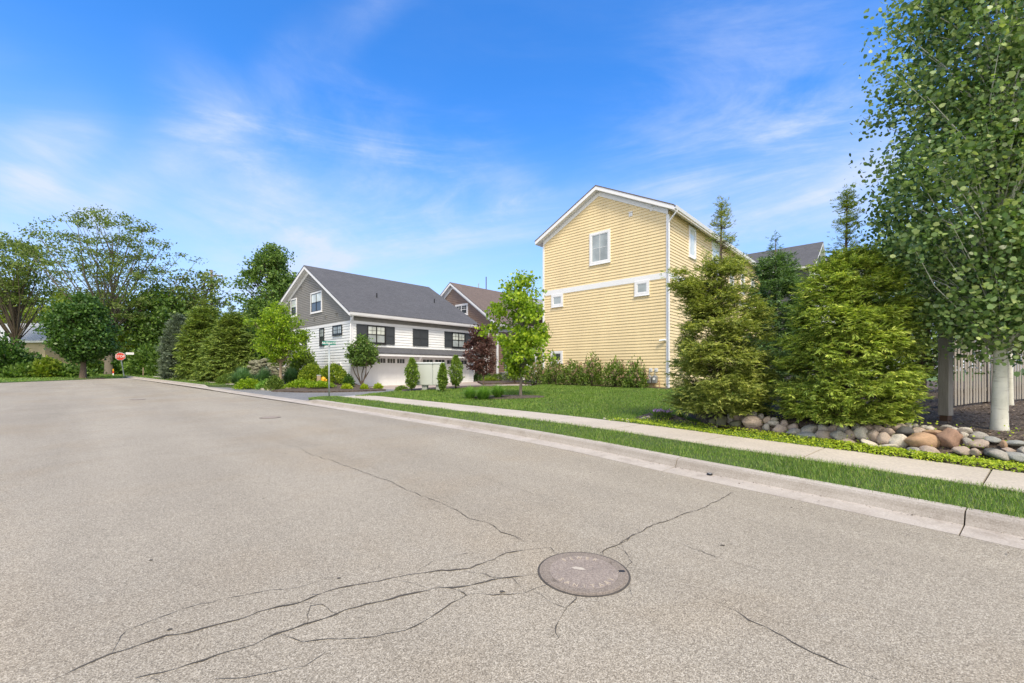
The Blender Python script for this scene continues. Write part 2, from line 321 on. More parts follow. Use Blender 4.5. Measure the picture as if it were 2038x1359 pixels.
class MB:
    """collects boxes, prisms and tubes, then links them as one mesh object"""
    def __init__(s): s.v = []; s.f = []; s.mi = []; s.cur = 0
    def face(s, pts): n = len(s.v); s.v += [tuple(p) for p in pts]; s.f.append(list(range(n, n+len(pts)))); s.mi.append(s.cur)
    def box(s, lo, hi, mat=None):
        (a, b, c), (d, e, f) = lo, hi
        p = [Vector(q) for q in ((a, b, c), (d, b, c), (d, e, c), (a, e, c), (a, b, f), (d, b, f), (d, e, f), (a, e, f))]
        if mat is not None: p = [mat @ q for q in p]
        n = len(s.v); s.v += [tuple(q) for q in p]
        for q in ((3, 2, 1, 0), (4, 5, 6, 7), (0, 1, 5, 4), (1, 2, 6, 5), (2, 3, 7, 6), (3, 0, 4, 7)): s.f.append([n+i for i in q]); s.mi.append(s.cur)
    def prism(s, prof, fn, a0, a1):
        """profile points extruded between a0 and a1; fn(p, a) gives the 3-D point"""
        n = len(s.v); k = len(prof)
        s.v += [tuple(fn(p, a0)) for p in prof] + [tuple(fn(p, a1)) for p in prof]
        s.f.append([n+i for i in range(k)][::-1]); s.f.append([n+k+i for i in range(k)]); s.mi += [s.cur]*2
        for i in range(k):
            j = (i+1) % k; s.f.append([n+i, n+j, n+k+j, n+k+i]); s.mi.append(s.cur)
    def tube(s, pts, rad, seg=8, cap=True):
        pts = [Vector(p) for p in pts]; rad = rad if isinstance(rad, (list, tuple)) else [rad]*len(pts)
        rings = []; up = Vector((.31, .17, .93))
        for i, p in enumerate(pts):
            t = (pts[min(i+1, len(pts)-1)]-pts[max(i-1, 0)]).normalized()
            a = t.cross(up)
            if a.length < .05: a = t.cross(Vector((1, 0, 0)))
            a.normalize(); b = t.cross(a); n = len(s.v)
            for k in range(seg):
                an = 2*math.pi*k/seg; s.v.append(tuple(p+(a*math.cos(an)+b*math.sin(an))*rad[i]))
            rings.append(n)
        for q, r in zip(rings, rings[1:]):
            for k in range(seg): s.f.append([q+k, q+(k+1) % seg, r+(k+1) % seg, r+k]); s.mi.append(s.cur)
        if cap:
            s.f.append([rings[0]+k for k in range(seg)][::-1]); s.f.append([rings[-1]+k for k in range(seg)]); s.mi += [s.cur]*2
    def lathe(s, prof, c=(0, 0, 0), seg=24):
        s.tube([(c[0], c[1], c[2]+z) for r, z in prof], [max(r, 1e-4) for r, z in prof], seg)
    def build(s, name, mats, parent=None, smooth=False, loc=None, bevel=0, fix=True):
        me = bpy.data.meshes.new(name); me.from_pydata(s.v, [], s.f); me.update()
        if fix or bevel:
            bm = bmesh.new(); bm.from_mesh(me)
            bmesh.ops.recalc_face_normals(bm, faces=bm.faces)
            if bevel: bmesh.ops.bevel(bm, geom=[e for e in bm.edges if len(e.link_faces) == 2 and e.calc_face_angle(0) > .6], offset=bevel, segments=1, affect='EDGES')
            if not bevel and len(bm.faces) == len(s.mi):
                bm.faces.ensure_lookup_table()
                for f_, m_ in zip(bm.faces, s.mi): f_.material_index = m_
            bm.to_mesh(me); bm.free()
        if smooth:
            me.polygons.foreach_set('use_smooth', [True]*len(me.polygons))
        return link(name, me, mats, parent, loc)

def np_mesh(name, V, k):
    """V: (n*k,3) vertices, consecutive k per face"""
    n = len(V)//k; me = bpy.data.meshes.new(name)
    me.vertices.add(n*k); me.vertices.foreach_set('co', V.astype(np.float32).ravel())
    me.loops.add(n*k); me.loops.foreach_set('vertex_index', np.arange(n*k, dtype=np.int32))
    me.polygons.add(n); me.polygons.foreach_set('loop_start', np.arange(0, n*k, k, dtype=np.int32))
    me.update(calc_edges=True); return me
def nrm(a): return a/np.maximum(np.linalg.norm(a, axis=1, keepdims=True), 1e-9)
def kites(P, D, L, wr, rng, fold=.12, flat=None):
    """folded leaf blades starting at P along D; returns stacked vertices (4 per leaf)"""
    n = len(P); D = nrm(D); ref = rng.normal(size=(n, 3)) if flat is None else np.tile(np.array([[0, 0, 1.]]), (n, 1))+rng.normal(size=(n, 3))*flat
    S = nrm(np.cross(D, ref)); Nn = np.cross(S, D); L = np.asarray(L).reshape(-1, 1)*np.ones((n, 1))
    w = L*wr*.5
    return np.stack([P, P+D*L*.5+S*w+Nn*L*fold, P+D*L, P+D*L*.5-S*w+Nn*L*fold], 1).reshape(-1, 3)
def rounds(P, L, rng, bias=None):
    """round leaves (6 corners) with free orientation"""
    n = len(P); Nn = rng.normal(size=(n, 3))
    if bias is not None: Nn = Nn+np.array(bias)
    Nn = nrm(Nn); a = nrm(np.cross(Nn, rng.normal(size=(n, 3)))); b = np.cross(Nn, a); L = np.asarray(L).reshape(-1, 1)*np.ones((n, 1))
    out = []
    for k, rr in enumerate((1.28, .98, .9, .80, .9, .98)):
        an = k*math.pi/3; out.append(P+(a*math.cos(an)*rr+b*math.sin(an)*.92)*L*.5+Nn*L*.05*math.cos(2*an))
    return np.stack(out, 1).reshape(-1, 3)

# ---------------------------------------------------------------- ground plan
def zg(x, y): return GR*min(max(y, -40), 85)
def at(px, py, Y): return Vector(((px-CX)/F*Y, Y, CH-(py-HY)/F*Y))
def gp(px, py, dz=0.0):
    Y = F*(CH-dz)/(py-(HY-F*GR)); return ((px-CX)/F*Y, Y)
def catmull(P, step=.25):
    P = [Vector((*p, 0)) for p in P]; P = [P[0]*2-P[1]]+P+[P[-1]*2-P[-2]]; out = []
    for i in range(1, len(P)-2):
        a, b, c, d = P[i-1:i+3]; n = max(2, int((c-b).length/step))
        for k in range(n):
            t = k/n; out.append(.5*((2*b)+(c-a)*t+(2*a-5*b+4*c-d)*t*t+(3*b-a-3*c+d)*t**3))
    out.append(P[-2]); return out
EDGE = catmull([(15.5, -11.0), (9.5, -3.0), (4.39, 3.68), (2.33, 6.2), (1.05, 7.85), (-.66, 9.74), (-2.48, 11.5), (-4.68, 13.6), (-8.23, 16.9), (-12.6, 20.8), (-17.0, 24.8), (-20.8, 28.3), (-33, 39.0), (-46.2, 50.4)])
ES = [0.0]
for a, b in zip(EDGE, EDGE[1:]): ES.append(ES[-1]+(b-a).length)
EA = np.array([(p.x, p.y) for p in EDGE]); ESa = np.array(ES)
def epos(s): return np.array((np.interp(s, ESa, EA[:, 0]), np.interp(s, ESa, EA[:, 1])))
def enorm(s):
    t = epos(min(s+.4, ES[-1]))-epos(max(s-.4, 0)); t /= np.linalg.norm(t); return np.array((t[1], -t[0]))
def eo(s, off): return tuple(epos(s)+enorm(s)*off)
def s_near(x, y): return float(ESa[np.argmin((EA[:, 0]-x)**2+(EA[:, 1]-y)**2)])
def off_of(x, y):
    s = s_near(x, y); return float(np.dot(np.array((x, y))-epos(s), enorm(s)))
def srange(a, b, step=.5):
    n = max(1, int(round(abs(b-a)/step))); return [a+(b-a)*i/n for i in range(n+1)]
S_MR = s_near(-8.23, 16.9)+.9       # right end of the driveway mouth
S_ML = s_near(-20.4, 27.9)          # left end
S_END = ES[-1]
def inpoly(x, y, poly):
    x = np.asarray(x, float); y = np.asarray(y, float); r = np.zeros(x.shape, bool); n = len(poly)
    for i in range(n):
        x1, y1 = poly[i]; x2, y2 = poly[(i+1) % n]
        if y1 == y2: continue
        r ^= ((y1 > y) != (y2 > y)) & (x < (x2-x1)*(y-y1)/(y2-y1)+x1)
    return r
def edist(x, y, line):
    best = 1e9
    for (a, b), (c, d) in zip(line, line[1:]):
        vx, vy = c-a, d-b; t = max(0, min(1, ((x-a)*vx+(y-b)*vy)/max(vx*vx+vy*vy, 1e-9)))
        best = min(best, math.hypot(x-a-t*vx, y-b-t*vy))
    return best
def sstep(a, b, x): t = max(0, min(1, (x-a)/(b-a))); return t*t*(3-2*t)
PATCH = []                       # (polygon, height function) of every raised patch, for standing things on
def inside(x, y, poly):
    r = False; x1, y1 = poly[-1]
    for x2, y2 in poly:
        if (y1 > y) != (y2 > y) and x < (x2-x1)*(y-y1)/(y2-y1)+x1: r = not r
        x1, y1 = x2, y2
    return r
def gz(x, y):
    z = zg(x, y)
    for poly, fn, bb in PATCH:
        if bb[0] <= x <= bb[1] and bb[2] <= y <= bb[3] and inside(x, y, poly): z = max(z, fn(x, y))
    return z
def hit(px, py, y0=2.0, y1=95.0):
    """where the sight line through a photo pixel meets the ground as built"""
    Y = y0
    while Y < y1:
        p = at(px, py, Y)
        if p.z <= gz(p.x, p.y): break
        Y += .05 if Y < 20 else .1
    p.z = gz(p.x, p.y); return p
def patch(name, poly, fn, mat, res=0, skirt=.25, kind='structure', register=True):
    bm = bmesh.new(); f = bm.faces.new([bm.verts.new((x, y, 0)) for x, y in poly])
    if f.normal.z < 0 or f.calc_area() and (f.normal_update() or f.normal.z < 0): f.normal_flip()
    bmesh.ops.triangulate(bm, faces=bm.faces[:], ngon_method='EAR_CLIP')
    if res:
        xs = [p[0] for p in poly]; ys = [p[1] for p in poly]
        for ax, lo, hi in ((0, min(xs), max(xs)), (1, min(ys), max(ys))):
            k = lo+res
            while k < hi:
                co = [0, 0, 0]; no = [0, 0, 0]; co[ax] = k; no[ax] = 1
                bmesh.ops.bisect_plane(bm, geom=bm.verts[:]+bm.edges[:]+bm.faces[:], plane_co=co, plane_no=no); k += res
    for f in bm.faces:
        f.normal_update()
        if f.normal.z < 0: f.normal_flip()
    for v in bm.verts: v.co.z = fn(v.co.x, v.co.y)
    if skirt:
        be = [e for e in bm.edges if len(e.link_faces) == 1]
        r = bmesh.ops.extrude_edge_only(bm, edges=be)
        for v in r['geom']:
            if isinstance(v, bmesh.types.BMVert): v.co.z = min(v.co.z, zg(v.co.x, v.co.y))-skirt
    bmesh.ops.recalc_face_normals(bm, faces=bm.faces)
    me = bpy.data.meshes.new(name); bm.to_mesh(me); bm.free()
    if register: PATCH.append((poly, fn, (min(p[0] for p in poly), max(p[0] for p in poly), min(p[1] for p in poly), max(p[1] for p in poly))))
    return tag(link(name, me, mat), kind=kind)

# the land: one sheet to the horizon
mb = MB()
ys = [-60, -40, 0, 85, 120, 1800]; 
for a, b in zip(ys, ys[1:]): mb.face([(-1800, a, zg(0, a)-.03), (1800, a, zg(0, a)-.03), (1800, b, zg(0, b)-.03), (-1800, b, zg(0, b)-.03)])
tag(mb.build('ground', 'turf_far'), kind='structure')
# road surface, cut along the curb line, reaching the cross street at the far left
road_poly = [eo(s, 0.0) for s in srange(0, S_END, 1.0)]+[(-46.6, 52), (-43.6, 49.5), (-41.6, 45.2), (-41.5, 40), (-41.4, 34.7), (-46, 24), (-60, 12), (-75, 0), (-60, -15), (-20, -25), (10, -22)]
road = patch('road', road_poly, lambda x, y: zg(x, y), 'asphalt', 0, .02)

# ---------------------------------------------------------------- cracks (in the road's own mesh)
def crack_strip(mb, pts, w, rng, wob=6.0):
    P = [Vector((*gp(*p), 0)) for p in pts]; out = []
    for a, b in zip(P, P[1:]):
        n = max(2, int((b-a).length/.05))
        for k in range(n): out.append(a.lerp(b, k/n))
    out.append(P[-1]); jit = 0; L = []; Rr = []
    for i, p in enumerate(out):
        t = (out[min(i+1, len(out)-1)]-out[max(i-1, 0)]).normalized(); n = Vector((-t.y, t.x, 0))
        jit = jit*.72+rng.gauss(0, .0085); ww = w*.72*(.25+1.4*rng.random()**1.5)*min(1, .25+min(i, len(out)-1-i)*.2)
        q = p+n*jit; L.append(q+n*ww); Rr.append(q-n*ww)
    for i in range(len(L)-1):
        mb.face([(v.x, v.y, zg(v.x, v.y)+.004) for v in (L[i], Rr[i], Rr[i+1], L[i+1])])
mb = MB(); rng = random.Random(4)
z4 = lambda pts: [(100+x*.5888, 1060+y*.5888) for x, y in pts]
z1 = lambda pts: [(560+x*.422, 760+y*.422) for x, y in pts]
for pts, w in [
    (z4([(0, 503), (200, 415), (390, 352), (512, 327), (640, 293), (735, 262), (830, 240), (910, 210), (1010, 182), (1160, 155), (1230, 139), (1320, 132), (1400, 125), (1480, 98), (1545, 70), (1620, 58), (1690, 50)]), .0085),
    (z4([(280, 506), (430, 462), (560, 424), (690, 385), (770, 350), (862, 316), (960, 280), (1040, 252), (1180, 212), (1300, 190), (1420, 178), (1520, 155), (1600, 143), (1652, 137)]), .0085),
    (z4([(200, 415), (235, 370), (270, 330), (350, 295), (440, 264), (540, 238), (660, 210), (780, 190), (860, 180), (950, 148)]), .0030),
    (z4([(775, 350), (860, 362), (980, 355), (1100, 352), (1200, 330), (1290, 290), (1360, 240), (1400, 212), (1380, 200), (1300, 190)]), .0048),
    (z4([(1400, 212), (1500, 212), (1600, 208), (1650, 185), (1700, 165)]), .0042), (z4([(1635, 200), (1690, 240), (1745, 262)]), .0042),
    (z4([(1790, 198), (1765, 235), (1745, 265), (1710, 320), (1712, 358)]), .0058),
    (z4([(862, 315), (850, 285), (870, 245), (920, 240), (970, 275)]), .0042), (z4([(735, 262), (800, 245), (920, 242)]), .0042), (z4([(855, 216), (912, 212)]), .004),
    (z4([(1160, 158), (1230, 178), (1310, 190)]), .003), (z4([(1400, 128), (1490, 150), (1560, 150), (1610, 195)]), .003),
    (z4([(550, 498), (660, 490), (760, 470), (860, 450), (930, 405), (1000, 362)]), .003), (z4([(340, 492), (390, 508)]), .005),
    (z4([(1855, 80), (1880, 58), (1930, 35), (1985, 5)]), .0075), (z4([(1930, 40), (1955, 70), (1960, 100), (1940, 120)]), .004), (z4([(1950, 180), (1955, 215), (1930, 245)]), .003),
    (z4([(1690, 50), (1720, 75)]), .005), (z4([(1560, 10), (1600, 30)]), .003), (z4([(1225, 140), (1290, 100), (1400, 70), (1500, 60)]), .0022),
    (z1([(95, 315), (130, 340), (240, 370), (380, 425), (520, 475), (640, 528), (760, 578), (830, 610), (870, 640), (960, 660), (1020, 690), (1060, 715), (1140, 750)]), .0058),
    (z1([(1500, 806), (1570, 770), (1690, 710), (1790, 665), (1900, 620), (2000, 590), (2130, 520)]), .0072), (z1([(1690, 710), (1660, 690), (1610, 670)]), .003), (z1([(1580, 770), (1620, 800)]), .004),
    (z1([(560, 320), (760, 380), (900, 430), (1060, 490), (1220, 540), (1380, 590)]), .0014),
    ([(1430, 1200), (1490, 1235), (1560, 1270), (1640, 1310), (1750, 1356)], .0055), ([(1330, 1075), (1430, 1110), (1560, 1150)], .003),
    (z1([(0, 290), (60, 305), (95, 315)]), .003)]:
    crack_strip(mb, pts, w, rng)
for k in range(26):          # small tar spots and gravel pits
    Y = rng.uniform(2.3, 14); X = rng.uniform(-1.1, .9)*Y
    if off_of(X, Y) > -.3: continue
    r = rng.uniform(.006, .018); mb.face([(X+math.cos(a)*r*rng.uniform(.6, 1.5), Y+math.sin(a)*r*rng.uniform(.6, 1.2), zg(X, Y)+.0045) for a in [i*math.pi/4 for i in range(8)]])
bm = bmesh.new(); bm.from_mesh(road.data); road.data.materials.append(M['crack'])
for f in mb.f:
    fc = bm.faces.new([bm.verts.new(mb.v[i]) for i in f]); fc.material_index = 1
    fc.normal_update()
    if fc.normal.z < 0: fc.normal_flip()
bm.to_mesh(road.data); bm.free()

# ---------------------------------------------------------------- curb, sidewalk, verge
def curb_run(mb, s0, s1, hfun, joint):
    face_idx = (3, 4)
    prof = lambda h: [(.004, -.08), (.004, .004), (.35, .016), (.385, .016+.40*h), (.405, .016+.80*h), (.44, .016+.98*h), (.57, .016+h), (.57, -.08)]
    cuts = [s0]; s = s0
    while s+joint < s1-1: s += joint; cuts.append(s)
    cuts.append(s1)
    for a, b in zip(cuts, cuts[1:]):
        ss = srange(a+.006, b-.006, .3); rows = []
        for s in ss:
            row = []
            for o, z in prof(hfun(s)):
                p = eo(s, o); row.append((p[0], p[1], zg(*p)+z))
            rows.append(row)
        for r, q in zip(rows, rows[1:]):
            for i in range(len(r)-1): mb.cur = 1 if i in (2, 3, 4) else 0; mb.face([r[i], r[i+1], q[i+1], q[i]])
        mb.cur = 0; mb.face(rows[0]); mb.face(rows[-1])
mb = MB()
HC = .125
curb_run(mb, .5, S_MR+.2, lambda s: HC*(1-.9*sstep(S_MR-1.1, S_MR+.2, s)), 3.05)
curb_run(mb, S_ML-.2, S_END-.3, lambda s: HC*sstep(S_ML-.2, S_ML+1.2, s)*.9+.01, 3.05)
curb_run(mb, S_MR+.2, S_ML-.2, lambda s: .012, 6.1)
tag(mb.build('curb', ['curb', 'curb_worn_shaded'], fix=True), kind='structure')
WK0, WK1 = 1.92, 3.22
mb = MB()
mb2 = MB()
def slabs(mb, s0, s1, step):
    s = s0
    while s < s1-.2:
        e = min(s+step, s1); ss = srange(s+.011, e-.011, .4)
        a = [eo(t, WK0) for t in ss]; b = [eo(t, WK1) for t in ss]; zt = .128
        for i in range(len(ss)-1):
            q = [a[i], b[i], b[i+1], a[i+1]]; mb.face([(x, y, zg(x, y)+zt) for x, y in q])
            for u, v in ((a[i], a[i+1]), (b[i], b[i+1])): mb.face([(*u, zg(*u)+zt), (*v, zg(*v)+zt), (*v, zg(*v)-.05), (*u, zg(*u)-.05)])
        for u, v in ((a[0], b[0]), (a[-1], b[-1])): mb.face([(*u, zg(*u)+zt), (*v, zg(*v)+zt), (*v, zg(*v)-.05), (*u, zg(*u)-.05)])
        s = e
slabs(mb, .5, S_MR-.1, 1.83); slabs(mb, S_ML+.6-7.5, S_END-6, 1.83)
tag(mb.build('sidewalk', 'concrete', fix=False), kind='structure')
fz = lambda h: (lambda x, y: zg(x, y)+h)
end = [eo(S_MR+.45, o) for o in (.62, .9, 1.3, 1.7)]
verge = [eo(s, .56) for s in srange(.5, S_MR-.3, .6)]+[eo(S_MR+.35, .75), eo(S_MR+.75, 1.15), eo(S_MR+.75, 1.6)]+[eo(s, WK0) for s in srange(S_MR+.3, .5, .6)]
patch('verge', verge, fz(.115), 'soil_grass', 0, .15)
verge_l = [eo(s, .56) for s in srange(S_ML+.9, S_END-.3, .8)]+[eo(s, WK0) for s in srange(S_END-.3, S_ML-3.8, .8)]
patch('verge', verge_l, fz(.115), 'soil_grass', 0, .15)
# landing where the sidewalk meets the driveway
landing = [eo(S_MR-.1, WK0), eo(S_MR+.55, WK0-.05), eo(S_MR+.9, 2.5), eo(S_MR+.1, 4.9), eo(S_MR-1.2, 5.0), eo(S_MR-.95, 3.6), eo(S_MR-.1, WK1)]
patch('sidewalk_ramp', landing, lambda x, y: zg(x, y)+.122-.09*sstep(S_MR+.1, S_MR+.9, s_near(x, y)), 'ramp_concrete', .5, .15)
# driveway and the pinkish garage courts
drive_poly = [eo(s, .56) for s in srange(S_MR-.4, S_ML+.4, 1)]+[(-19.5, 30.5), (-12, 31), (-9.5, 30), (2, 41), (14, 52), (20, 48), (11, 37), (4.5, 31.5), (1, 27.5), (-1, 25.0), (-5.5, 19.5)]
patch('driveway', drive_poly, fz(.016), 'drive', 0, .05)
court = [(-9.8, 26.6), (-7.6, 26.2), (-4.6, 24.6), (0, 28.4), (3.5, 31.6), (9, 37), (14, 47), (9, 50), (-2.2, 39), (-10.5, 29.3)]
patch('garage_court', court, fz(.021), 'paver', 0, .01)
# the corner lawn, a low mound
UX, UY = Vector((.677, .736, 0)), Vector((-.736, .677, 0))           # the houses' two directions
YC = Vector((8.73, 24.0, 0))                                          # near corner of the yellow house
LW0 = [eo(s, WK1) for s in srange(s_near(3.0, 5.4), S_MR-.9, .6)]
lawn_front = [gp(700, 786, .13), gp(735, 783.5, .13), gp(790, 779.5, .13), gp(850, 776.5, .13), gp(905, 773.5, .13), gp(985, 770, .13), gp(1062, 770, .13)]
lawn = LW0+[gp(706, 788, .13)]+lawn_front[1:]+[(2.4, 29.4), tuple((YC+UY*.0-UX*.05)[:2]), (16, 32), (18, 24), (12, 16), (8, 11)]
def lawn_h(x, y): return zg(x, y)+.122+.06*sstep(.3, 4, edist(x, y, LW0))
patch('lawn', lawn, lawn_h, 'soil_grass', 1.2, .2)
# planting bed above the rock edging (right)
S_B0, S_B1 = .5, s_near(.35, 8.75)
wall_line = [eo(s, 3.95) for s in srange(S_B0, S_B1, .5)]
bed_r = wall_line+[eo(S_B1-.1, 4.7), (4.5, 9.4), (4.9, 12.6), (9.5, 17), (20, 24), (34, 20), (34, -8)]
def bed_r_h(x, y):
    d = edist(x, y, wall_line); k = sstep(S_B1+.3, S_B1-2.2, s_near(x, y))
    return zg(x, y)+.125+(.34*sstep(.05, .62, d)+.18*sstep(.6, 5, d))*(.25+.75*k)
patch('mulch_bed', bed_r, bed_r_h, 'mulch', .6, .3)
# planting bed in front of the white house (left)
WC = Vector((-10.56, 28.3, 0))
bl_front = [eo(S_END-7, WK1), eo(S_ML+3, WK1), eo(S_ML-2, WK1), eo(S_ML-6.6, WK1), gp(540, 776.5, .1), gp(600, 778.2, .1), gp(660, 778, .1), gp(720, 776.5, .1), gp(768, 774.6, .1)]
bed_l = bl_front+[(-9.6, 27.6), (-10.7, 28.8), (-20, 37.2), (-30, 46), (-38, 52)]
def bed_l_h(x, y):
    d = edist(x, y, bl_front); k = sstep(-9.0, -12.5, x)
    return zg(x, y)+.10+k*(.42*sstep(.2, 3.4, d)+.35*sstep(3, 7, d))
patch('mulch_bed', bed_l, bed_l_h, 'mulch', .8, .3)
# thin mulch strips on the lawn
strip = [gp(800, 779.5, .16), gp(850, 777.2, .16), gp(905, 774, .16), gp(960, 771, .16), gp(1000, 770, .16), gp(985, 767.5, .16), gp(900, 769.5, .16), gp(845, 773, .16), gp(800, 776.5, .16)]
patch('mulch_bed', strip, lambda x, y: lawn_h(x, y)+.02, 'mulch', 0, .1)
ring_c = hit(1012, 791); ring = [(ring_c.x+1.55*math.cos(a)-.05*math.cos(3*a), ring_c.y+.85*math.sin(a)) for a in [i*math.pi/12 for i in range(24)]]
patch('mulch_bed', ring, lambda x, y: lawn_h(x, y)+.035, 'mulch', 0, .1)
foot = [tuple((YC+UY*t-UX*o)[:2]) for t, o in ((-.3, -.1), (-.3, .75), (3, .9), (6, .9), (9.3, .8), (9.3, -.1))]
patch('mulch_bed', foot, lambda x, y: lawn_h(x, y)+.03, 'mulch', 0, .1)
isl = [gp(960, 766.5), gp(1040, 764.5), gp(1078, 768.5), gp(1050, 759.5), gp(985, 758), gp(950, 762)]
patch('mulch_bed', isl, fz(.15), 'mulch', 0, .1)
# far verge beyond the cross street
far = [(-41.4, 34.7), (-41.5, 40), (-41.6, 45.2), (-43.6, 49.5), (-46.6, 52), eo(S_END-.3, .9), eo(S_END-.3, WK0), eo(S_END-6, WK0), eo(S_END-6, 3.3), (-37, 53), (-30, 60), (-30, 75), (-90, 82), (-110, 60), (-80, 30), (-60, 12), (-46, 24)]
patch('far_lawn', far, fz(.06), 'turf_far', 0, .08)

# ---------------------------------------------------------------- houses
RZ = math.atan2(.736, .677)
def uz(corner, d, px, py):
    """photo pixel -> (distance along wall from its corner, world height)"""
    k = (px-CX)/F; u = (corner.x-k*corner.y)/(k*d.y-d.x); Y = corner.y+d.y*u
    return u, CH-(py-HY)/F*Y
def P3(plane, u, z, out): return (-out, u, z) if plane == 'x' else (u, -out, z)
def siding(mb, plane, lo, hi, z0, z1, e, base=0.0, lap=.036, sgn=1, far=0):
    """lapped boards on the wall plane; lo/hi give the run at a height"""
    z = z0
    while z < z1-.02:
        t = min(z+e, z1); a0, b0, a1, b1 = lo(z), hi(z), lo(t), hi(t)
        if b0-a0 < .03: break
        q = lambda u, zz, o: P3(plane, u, zz, (base+o) if not far else -(far+o))
        mb.face([q(a0, z, lap), q(b0, z, lap), q(b1, t, .004), q(a1, t, .004)])
        mb.face([q(a0, z, .0), q(b0, z, .0), q(b0, z, lap), q(a0, z, lap)])
        z = t
def wbox(mb, plane, u0, u1, z0, z1, o0, o1):
    a = P3(plane, u0, z0, o0); b = P3(plane, u1, z1, o1)
    mb.box(tuple(map(min, a, b)), tuple(map(max, a, b)))
def ringbox(mb, plane, u0, u1, z0, z1, w, o0, o1):
    wbox(mb, plane, u0, u0+w, z0, z1, o0, o1); wbox(mb, plane, u1-w, u1, z0, z1, o0, o1)
    wbox(mb, plane, u0+w, u1-w, z0, z0+w, o0, o1); wbox(mb, plane, u0+w, u1-w, z1-w, z1, o0, o1)
def window(par, plane, u0, u1, z0, z1, trim=.11, sash='trim', pane='pane_blind', cols=1, muntin=(0, 0), hung=False, casing='trim', upper=None):
    """casing > sash, pane(s)"""
    if u0 > u1: u0, u1 = u1, u0
    mb = MB(); ringbox(mb, plane, u0, u1, z0, z1, trim, 0, .085); wbox(mb, plane, u0-.03, u1+.03, z0-.04, z0-.002, 0, .11)
    w = mb.build('window', casing, par)
    a, b, c, d = u0+trim, u1-trim, z0+trim, z1-trim; s = .045
    mb = MB(); ringbox(mb, plane, a+.001, b-.001, c+.001, d-.001, s, 0, .066)
    n = cols; cw = (b-a)/n
    for k in range(1, n): wbox(mb, plane, a+cw*k-s, a+cw*k+s, c+s, d-s, 0, .068)
    zm = (c+d)/2
    if hung: wbox(mb, plane, a+s, b-s, zm-s*.6, zm+s*.6, 0, .070)
    zlo = zm+s*.6 if hung else c+s
    for k in range(n):
        for i in range(1, muntin[0]): um = a+cw*k+cw*i/muntin[0]; wbox(mb, plane, um-.010, um+.010, zlo, d-s, 0, .062)
        for j in range(1, muntin[1]): z = zlo+(d-s-zlo)*j/muntin[1]; wbox(mb, plane, a+cw*k+s, a+cw*(k+1)-s, z-.010, z+.010, 0, .0605)
    mb.build('sash', sash, w)
    if hung and upper:
        mb = MB(); wbox(mb, plane, a+s*.5, b-s*.5, c+s*.5, zm, 0, .050); mb.build('pane', pane, w)
        mb = MB(); wbox(mb, plane, a+s*.5, b-s*.5, zm+.002, d-s*.5, 0, .052); mb.build('pane', upper, w)
    else:
        mb = MB(); wbox(mb, plane, a+s*.5, b-s*.5, c+s*.5, d-s*.5, 0, .051); mb.build('pane', pane, w)
    return w
def roofline(W_, yr, E0, E1, zr, dz, ov):
    s0 = (zr-E0)/yr; s1 = (zr-E1)/(W_-yr)
    return [(-ov, E0-s0*ov+dz), (yr, zr+dz), (W_+ov, E1-s1*ov+dz)]
